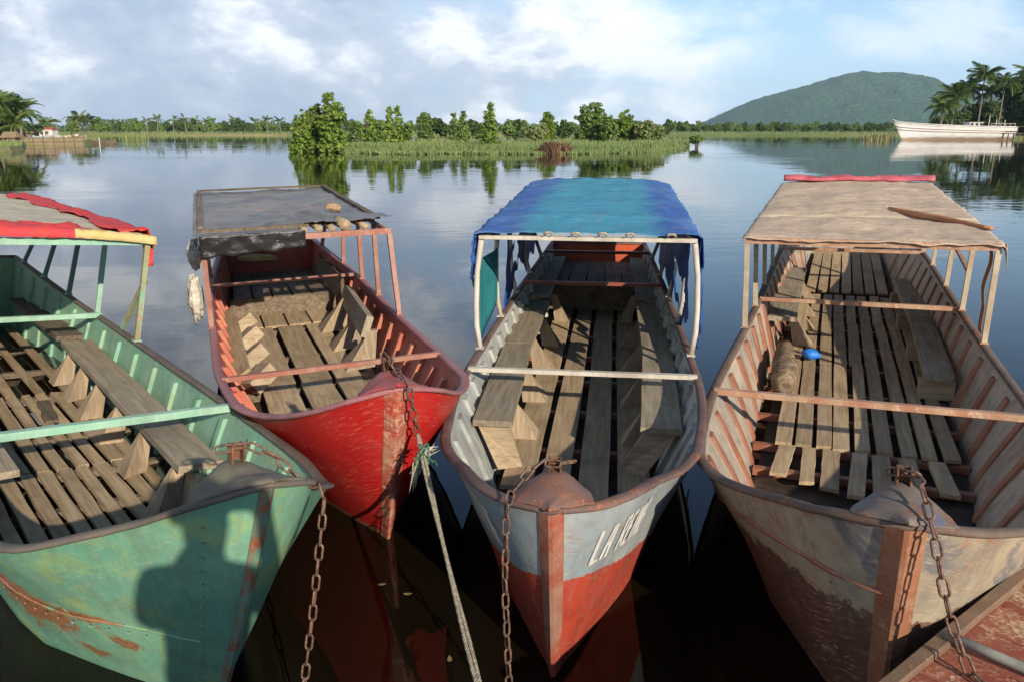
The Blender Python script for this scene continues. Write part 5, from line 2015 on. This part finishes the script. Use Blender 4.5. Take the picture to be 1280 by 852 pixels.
palm(1276, 190, 92, 'palm rising over the dark tree by the jetty', 15, 4.6, 34, group=GRP)
palm(1174, 180, 134, 'short palm at the water behind the bow of the white motor boat', 16, 4.0, 34, group=GRP)
palm(1262, 188, 118, 'low palm between the jetty and the big dark tree', 17, 4.4, 34, group=GRP)
palm(1232, 192, 118, 'low bushy palm behind the cabin of the white motor boat', 18, 4.6, 34, group=GRP)
tree('bank_tree', 1206, 195, 128, 44, M_leafdk, 'dark thicket under the tallest slender palm', 315, shape='round', leaf=.5, ground=.4)
tree('bank_tree', 1260, 196, 120, 46, M_leafdk, 'dark thicket between two palms by the jetty', 316, shape='round', leaf=.5, ground=.4)
tree('bank_tree', 1278, 186, 92, 62, M_leafdk, 'big dark tree behind the jetty', 311, shape='mangrove', base=.2, leaf=.5, ground=.5, per=18)
tree('bank_tree', 1236, 190, 128, 60, M_leafdk, 'dark thicket behind the deck of the white motor boat', 312, shape='round', leaf=.5, ground=.4)
tree('bank_tree', 1184, 188, 139, 50, M_leafdk, 'dark thicket under the low wide palm', 313, shape='round', leaf=.5, ground=.4)
tree('bank_tree', 1310, 180, 104, 60, M_leafdk, 'dark tree at the landward end of the jetty', 314, shape='mangrove', base=.2, leaf=.5, ground=.5)


# ---- far treeline --------------------------------------------------------
def far_set():
    rg_ = random.Random(77)
    bases = []
    for k in range(4):
        lob = [(rg_.uniform(-.5, .5), rg_.uniform(-.5, .5), rg_.uniform(.3, .75), rg_.uniform(.3, .5), rg_.uniform(.3, .5), rg_.uniform(.15, .28)) for _ in range(6)]
        bases.append(crown_mesh('crown', lob, 12, .11, (M_leaf2, M_leafdk)[k % 2], 500 + k, clump=.13))
    tm = MB(); tm.tube([(0, 0, -.1), (.02, 0, .3), (0, 0, .6)], [.035, .028, .015], 6)
    trunk = tm.build('trunk', M_bark2, None, True, link=False).data

    def far_tree(px_, d_, ytop, wpx, k):
        X, Y = ground_at(px_, d_)
        h = top_z(ytop, d_) - .4
        root = empty('far_tree', (X, Y, .4))
        tag(root, ('small light green tree of the low line along the far bank', 'small dark green tree of the low line along the far bank')[k % 2], 'tree', ('light green trees of the far bank', 'dark green trees of the far bank')[k % 2])
        root.rotation_euler = (0, 0, rg_.uniform(0, 6.28))
        sw = wpx / 1000 * d_ / 2 * 1.15
        root.scale = (sw, sw, h)
        for nm, me in (('crown', bases[k]), ('trunk', trunk)):
            o = bpy.data.objects.new(nm, me)
            col.objects.link(o)
            o.parent = root
    p = 120
    while p < 372:
        far_tree(p, rg_.uniform(285, 340), rg_.uniform(147.5, 154), rg_.uniform(9, 17), rg_.randrange(4))
        p += rg_.uniform(4, 9)
    p = 436
    while p < 860:
        far_tree(p, rg_.uniform(285, 340), rg_.uniform(148.5, 155), rg_.uniform(10, 20), rg_.randrange(4))
        p += rg_.uniform(9, 24)
    p = 850
    while p < 1115:
        far_tree(p, rg_.uniform(300, 380), rg_.uniform(151.5, 156), rg_.uniform(8, 16), rg_.randrange(4))
        p += rg_.uniform(5, 10)
    i = 0
    for pp_ in (130, 148, 171, 187, 199, 221, 233, 246, 262, 291, 318, 336, 349):
        palm(pp_ + rg_.uniform(-3, 3), rg_.uniform(280, 310), rg_.uniform(149, 153), 'small palm of the low line along the far bank', 600 + i, 3.0, 10, ground=.4, group='palms of the far bank')
        i += 1


far_set()
# wood behind the line of trees, too far to tell trees apart
rgw = np.random.default_rng(31)
n = 9000
wx = rgw.uniform(-420, 420, n)
wy = rgw.uniform(350, 420, n)
wh = .4 + (3.2 + 1.8 * np.array([nz(x * .06, 4) for x in wx])) * rgw.uniform(.1, 1, n)
nn = rgw.normal(size=(n, 3)) * .7 + np.array([0, -.6, .6])
nn /= np.linalg.norm(nn, axis=1, keepdims=True)
me = leaf_mesh('distant_wood', np.column_stack([wx, wy, wh]), nn, rgw.uniform(1.0, 2.0, n), rgw.uniform(.8, 1.4, n), rgw.normal(.4, .15, n), M_leafdk, rgw)
o = bpy.data.objects.new('distant_wood', me)
col.objects.link(o)
tag(o, 'distant low wood behind the far bank', 'wood', None, 'stuff')

# ---- left bank: reed fence, hut, shed, beached boats --------------------------
a, b = Vector((*ground_at(29, 107.6), 0)), Vector((*ground_at(106, 113), 0))
root = empty('reed_fence', a)
tag(root, 'straw coloured reed fence along the water of the left bank', 'fence')
mb = MB()
rgf = random.Random(4)
L_ = (b - a).length
k = 0.0
while k < L_:
    p = (b - a) * (k / L_)
    h = rgf.uniform(.95, 1.2)
    mb.beam((p.x, p.y + rgf.uniform(-.05, .05), -.3), (p.x + rgf.uniform(-.05, .05), p.y, h), rgf.uniform(.05, .1), .03, up=(0, 1, 0))
    k += rgf.uniform(.07, .12)
M_straw = wood('straw', (0.17, 0.125, 0.075), (0.28, 0.215, 0.13), (0.36, 0.285, 0.18), axis=2)
tag(mb.build('reed_panel', M_straw, root), kind='stuff')
for f in np.linspace(0, 1, 7):
    p = (b - a) * f
    mb = MB(); mb.tube([(p.x, p.y - .1, -.4), (p.x, p.y - .1, 1.35)], .05, 6)
    mb.build('fence_post', M_wooddark, root)
for zz_ in (.45, .95):
    mb = MB(); mb.beam((0, -.09, zz_), tuple((b - a) + Vector((0, -.09, zz_))), .05, .05)
    mb.build('fence_rail', M_wooddark, root)


def hut(px_, d_, w_, h_, label, wallm, roofm, name='thatched_hut', cat='hut', over=.4, rh=1.0):
    X, Y = ground_at(px_, d_)
    r = empty(name, (X, Y, .5))
    tag(r, label, cat)
    mb = MB(); mb.box((0, 0, h_ / 2), (w_, w_ * .8, h_)); mb.build('wall', wallm, r)
    mb = MB(); mb.box((w_ * .1, -w_ * .4 - .02, h_ * .4), (w_ * .25, .05, h_ * .8)); mb.build('door', M_wooddark, r)
    mb = MB(); mb.box((-w_ * .25, -w_ * .4 - .02, h_ * .6), (w_ * .2, .05, h_ * .3)); mb.build('window', plain(name + '_window', (0.02, 0.02, 0.02)), r)
    mb = MB()
    a_, b_ = w_ / 2 + over, w_ * .4 + over
    V = [(-a_, -b_, h_ - .1), (a_, -b_, h_ - .1), (a_, b_, h_ - .1), (-a_, b_, h_ - .1), (-a_ * .8, 0, h_ + rh), (a_ * .8, 0, h_ + rh)]
    mb.add(V, [(0, 1, 5, 4), (2, 3, 4, 5), (0, 4, 3), (1, 2, 5), (3, 2, 1, 0)])
    mb.build('roof', roofm, r)
    return r


M_thatch = plain('thatch', (0.24, 0.17, 0.10), .95, .4, 8)
M_whitewall = plain('whitewash', (0.6, 0.57, 0.52), .8, .15, 2)
M_redroof = plain('red_sheet_roof', (0.33, 0.08, 0.05), .6, .3, 3)
hut(16, 100, 1.5, .7, 'little thatched hut beside the water on the left bank', M_thatch, M_thatch, over=.25, rh=.6)
hut(37, 121, 2.2, 1.1, 'thatched shelter behind the reed fence', M_straw, M_thatch, over=.3, rh=.7)
hut(62, 138, 2.3, 1.5, 'white shed with a flat red roof behind the reed fence', M_whitewall, M_redroof, 'white_shed', 'shed', .1, .35)


def dinghy(px_, d_, ln, rz, mat, label, z=.5):
    X, Y = ground_at(px_, d_)
    r = empty('beached_boat', (X, Y, z), (0, 0, rz))
    tag(r, label, 'boat')
    mb = MB()
    rings = []
    for f in np.linspace(-1, 1, 11):
        hwid = .55 * (1 - abs(f) ** 3) + .03
        lift = .28 * abs(f) ** 3
        rings.append([Vector((f * ln / 2, -hwid, .55 + lift)), Vector((f * ln / 2, -hwid * .6, lift * .8)), Vector((f * ln / 2, hwid * .6, lift * .8)), Vector((f * ln / 2, hwid, .55 + lift))])
    mb.loft(rings, closed=False, caps=False)
    o_ = mb.build('hull', mat, r)
    s_ = o_.modifiers.new('t', 'SOLIDIFY'); s_.thickness = .05
    for f in (-.4, .2):
        mb = MB(); mb.box((f * ln / 2, 0, .45), (.25, .9, .04)); mb.build('thwart', M_wood, r)


dinghy(78, 128, 5.5, -.1, M_whitewall, 'white wooden boat pulled up behind the reed fence')
dinghy(52, 117, 3.0, .1, plain('pale_blue_boat_paint', (0.35, 0.45, 0.5)), 'pale blue little boat behind the reed fence')
dinghy(100, 122, 2.6, -.15, M_straw, 'straw coloured dugout at the end of the reed fence')
dinghy(128, 118, 4.0, .05, M_wooddark, 'dark dugout canoe afloat beyond the reed fence', -.1)
X, Y = ground_at(125, 100)
mb = MB(); mb.tube([(X, Y, -.8), (X + .02, Y, 1.1)], .05, 6)
tag(mb.build('mooring_stake', M_whitewall), 'thin white stake standing in the water by the dark dugout', 'stake')

# ---- the white motor boat and its jetty ------------------------------------------
def motor_boat():
    Yb = 158.0
    zc = Yb * math.cos(PIT) + CAM_H * math.sin(PIT)
    x0, x1 = (1113 - 640) / 1000 * zc, (1263 - 640) / 1000 * zc
    Lb = x1 - x0
    r = empty('motor_boat', (x0, Yb, 0))
    tag(r, 'long white wooden motor boat with a high raked bow by the jetty', 'boat')
    m_h, t, bs, out = new_mat('white_boat_paint')
    tcn = t.new('ShaderNodeTexCoord')
    v = tcn.outputs['Object']
    zz_ = t.sep(v)[2]
    n1 = t.noise(v, .6, 8, .65)
    c = t.mix(t.step(n1, .4, .7), (0.80, 0.79, 0.76), (0.68, 0.66, 0.62))
    wl = t.math('ADD', zz_, t.math('MULTIPLY', t.math('SUBTRACT', n1, .5), .8))
    c = t.mix(t.math('SUBTRACT', 1.0, t.step(wl, .25, .75)), c, (0.36, 0.26, 0.18))
    t.put(bs.inputs['Base Color'], c)
    bs.inputs['Roughness'].default_value = .5
    mb = MB()
    rings = []

    def sheer(f): return 3.75 - 1.55 * f ** .45 + .15 * f ** 3
    def half(f): return 2.0 * min(1, (f * 2.6) ** .75) * (1 - .15 * max(0, f - .6)) + .02
    fs = [0, .02, .05, .09, .14, .2, .28, .38, .5, .62, .75, .88, 1.0]
    def ring(f, grow=0.0):
        rk = lambda t: (1 - t) * 2.2 * (1 - f)
        out = []
        for s in (-1, 1):
            row = []
            for t in (1.0, .8, .6, .4, .2, 0.0, -.25):
                bb = half(f) * (.35 + .65 * max(t, 0) ** .6) * (1 if t >= 0 else .7) + grow
                row.append(Vector((f * Lb + rk(max(t, 0)), s * bb, t * sheer(f) if t > 0 else t * 2)))
            out.append(row)
        return out[0] + out[1][::-1]
    mb.loft([ring(f) for f in fs], closed=False, caps=False)
    hl = mb.build('hull', m_h, r, smooth=True)
    hl.modifiers.new('t', 'SOLIDIFY').thickness = .06
    e_ = hl.modifiers.new('es', 'EDGE_SPLIT')
    # rubbing strakes
    m_str = plain('rust_stripe', (0.38, 0.27, 0.2), .7)
    for tt in (.70, .55):
        for s in (-1, 1):
            pts = [(f * Lb + (1 - tt) * 2.2 * (1 - f), s * (half(f) * (.35 + .65 * tt ** .6) + .05), tt * sheer(f)) for f in fs]
            mb = MB(); mb.tube(pts, .06, 5); mb.build('rubbing_strake', m_str, r)
    for s in (-1, 1):
        pts = [(f * Lb, s * (half(f) + .03), sheer(f) + .03) for f in fs]
        mb = MB(); mb.tube(pts, .09, 6); mb.build('gunwale', M_whitewall, r)
    mb = MB()
    V = []
    for f in fs[1:]:
        V += [(f * Lb, -half(f), sheer(f) - .3), (f * Lb, half(f), sheer(f) - .3)]
    mb.add(V, [(2 * i, 2 * i + 1, 2 * i + 3, 2 * i + 2) for i in range(len(fs) - 2)])
    mb.build('deck', plain('deck_grey', (0.4, 0.38, 0.34)), r)
    m_cab = plain('cabin_paint', (0.5, 0.5, 0.47), .6, .15, 1)
    cb = Lb * .67
    mb = MB(); mb.box((cb, 0, 2.55), (2.6, 2.3, 1.3)); cab = bevel(mb.build('cabin', m_cab, r), .06)
    for dx in (-.8, .1, .95):
        mb = MB(); mb.box((cb + dx, -1.16, 2.85), (.55, .05, .5)); mb.build('window', plain('cabin_window', (0.03, 0.035, 0.04), .2), cab)
    mb = MB(); mb.box((cb, 0, 3.25), (2.8, 2.5, .08)); mb.build('roof', M_whitewall, cab)
    for xx, hh in ((Lb * .80, 4.6), (Lb * .86, 3.8), (Lb * .93, 3.7)):
        mb = MB(); mb.tube([(xx, 0, 1.6), (xx + .05, 0, hh)], .06, 6); mb.build('mast', M_whitewall, r)
    for i in range(6):
        xx = Lb * .78 + i * .9
        mb = MB(); mb.tube([(xx, -1.7, 1.9), (xx, -1.7, 3.0)], .04, 5); mb.build('rail_post', M_whitewall, r)
    for zz2 in (2.5, 3.0):
        mb = MB(); mb.tube([(Lb * .78, -1.7, zz2), (Lb * .98, -1.7, zz2)], .035, 5); mb.build('rail', M_whitewall, r)
    for i in range(5):
        mb = MB(); mb.box((Lb * .80 + i * .8, rng.uniform(-.6, .6), 2.2), (.6, .7, rng.uniform(.5, 1.0)), (0, 0, rng.uniform(0, 1)))
        mb.build('deck_crate', plain('deck_crate_paint', (rng.uniform(.2, .6), rng.uniform(.2, .5), rng.uniform(.2, .5))), r)
    # jetty
    jx0, jx1 = (1236 - 640) / 1000 * zc, (1330 - 640) / 1000 * zc
    j = empty('jetty', (jx0, 153.5, 0))
    tag(j, 'dark timber jetty on stilts beside the white motor boat', 'jetty')
    for i in range(26):
        mb = MB(); mb.box((.3 + i * .6, 0, 1.2), (.54, 1.9, .09)); mb.build('deck_board', M_wooddark, j)
    for i in range(8):
        for s in (-.8, .8):
            mb = MB(); mb.tube([(.4 + i * 2.0, s, -1.0), (.4 + i * 2.0, s, 1.17)], .11, 6); mb.build('stilt', M_wooddark, j)
    for i in range(6):
        mb = MB(); mb.beam((3 + i * 2.2, .85, 1.25), (3 + i * 2.2, .85, 2.5), .09, .09, up=(0, 1, 0)); mb.build('rail_post', M_wooddark, j)
    mb = MB(); mb.beam((3, .85, 2.45), (14.2, .85, 2.45), .07, .08); mb.build('rail', M_wooddark, j)


motor_boat()


# ---- the hill ----------------------------------------------------------------------
def hill():
    prof = [(860, 158), (893, 156), (905, 145), (930, 129), (960, 118.5), (990, 111), (1020, 100.5), (1050, 92.5), (1075, 90), (1100, 90), (1125, 92.5), (1142, 95.5), (1158, 102), (1190, 112), (1230, 121), (1290, 133), (1380, 148), (1450, 158)]
    D = 4200.0
    zc = D * math.cos(PIT)
    xs = [(p - 640) / 1000 * zc for p, _ in prof]
    zs = [max(0.0, top_z(y, D)) for _, y in prof]
    nx, ny = 230, 70
    X_ = np.linspace(xs[0], xs[-1], nx)
    Zr = pch(xs, zs, X_)
    V = []
    for j in range(ny + 1):
        t = -1 + 2 * j / ny
        for i in range(nx):
            x = X_[i]
            y = D + t * 950
            sh = (1 - abs(t)) ** 1.15
            spur = mnoise.ridged_multi_fractal(Vector((x * .0024, y * .0016, 1.7)), .9, 2.2, 5, 1.0, 2.0) if True else 0
            z = Zr[i] * sh * (1 + (spur - 1.15) * 1.1 * (1 - sh * .985)) + 10 * nz(x * .012, y * .012) * sh * (1 - sh) * 2
            z += (5.0 * nz(x * .05, y * .05, 2) + 6 * nz(x * .007, 3.3) * sh + 5 * nz(x * .021, 1.3) * sh) * min(1, Zr[i] / 60)
            V.append((x, y, z - 2))
    F = []
    for j in range(ny):
        for i in range(nx - 1):
            a_ = j * nx + i
            F.append((a_, a_ + 1, a_ + nx + 1, a_ + nx))
    mb = MB()
    mb.add(V, F)
    m, t, bs, out = new_mat('forested_slope')
    tcn = t.new('ShaderNodeTexCoord')
    v = tcn.outputs['Object']
    n1 = t.noise(v, .045, 6, .7)
    n2 = t.noise(v, .008, 5, .6)
    vo = t.new('ShaderNodeTexVoronoi')
    t.put(vo.inputs['Vector'], v)
    vo.inputs['Scale'].default_value = .055
    c = t.ramp(n1, [(.35, (0.012, 0.045, 0.016)), (.55, (0.035, 0.10, 0.03)), (.72, (0.075, 0.15, 0.045))])
    c = t.mix(t.math('MULTIPLY', t.step(n2, .5, .68), .5), c, (0.075, 0.10, 0.04))
    t.put(bs.inputs['Base Color'], c)
    bs.inputs['Roughness'].default_value = .95
    bs.inputs['Specular IOR Level'].default_value = .1
    b_ = t.new('ShaderNodeBump')
    b_.inputs['Strength'].default_value = 1.0
    b_.inputs['Distance'].default_value = 14.0
    t.put(b_.inputs['Height'], t.math('SUBTRACT', t.math('MULTIPLY', n1, 1.2), vo.outputs['Distance']))
    t.l.new(b_.outputs[0], bs.inputs['Normal'])
    tag(mb.build('hill', m, smooth=True), kind='structure')


hill()

# ---- air ------------------------------------------------------------------------------
hz = MB()
hz.box((0, 2900, 154), (11500, 6200, 312))
m = bpy.data.materials.new('haze')
m.use_nodes = True
t = NT(m.node_tree)
t.n.clear()
out = t.new('ShaderNodeOutputMaterial')
pv = t.new('ShaderNodeVolumePrincipled')
pv.inputs['Color'].default_value = (0.62, 0.80, 1.0, 1)
pv.inputs['Density'].default_value = 0.000085
pv.inputs['Anisotropy'].default_value = 0.1
t.l.new(pv.outputs[0], out.inputs['Volume'])
tag(hz.build('haze', m), kind='stuff')

# ---- a few leaves adrift between the bows ------------------------------------------------
lm = MB()
lm.add([(-.022, 0, .004), (-.006, .011, .002), (.012, .009, .003), (.028, 0, .006), (.012, -.009, .003), (-.006, -.011, .002)], [(0, 5, 4, 3, 2, 1)])
leaf_data = lm.build('floating_leaf', plain('dead_leaf', (0.22, 0.15, 0.07), .8, .4, 20), None, link=False).data
for k, (qx, qy) in enumerate(((509, 742), (562, 824), (478, 730))):
    p = at_z(qx, qy, .003)
    o = bpy.data.objects.new('floating_leaf', leaf_data)
    col.objects.link(o)
    o.location = p
    o.rotation_euler = (0, 0, k * 1.7)
    tag(o, 'small dead leaf floating on the dark water between the bows', 'leaf', 'dead leaves floating between the bows')
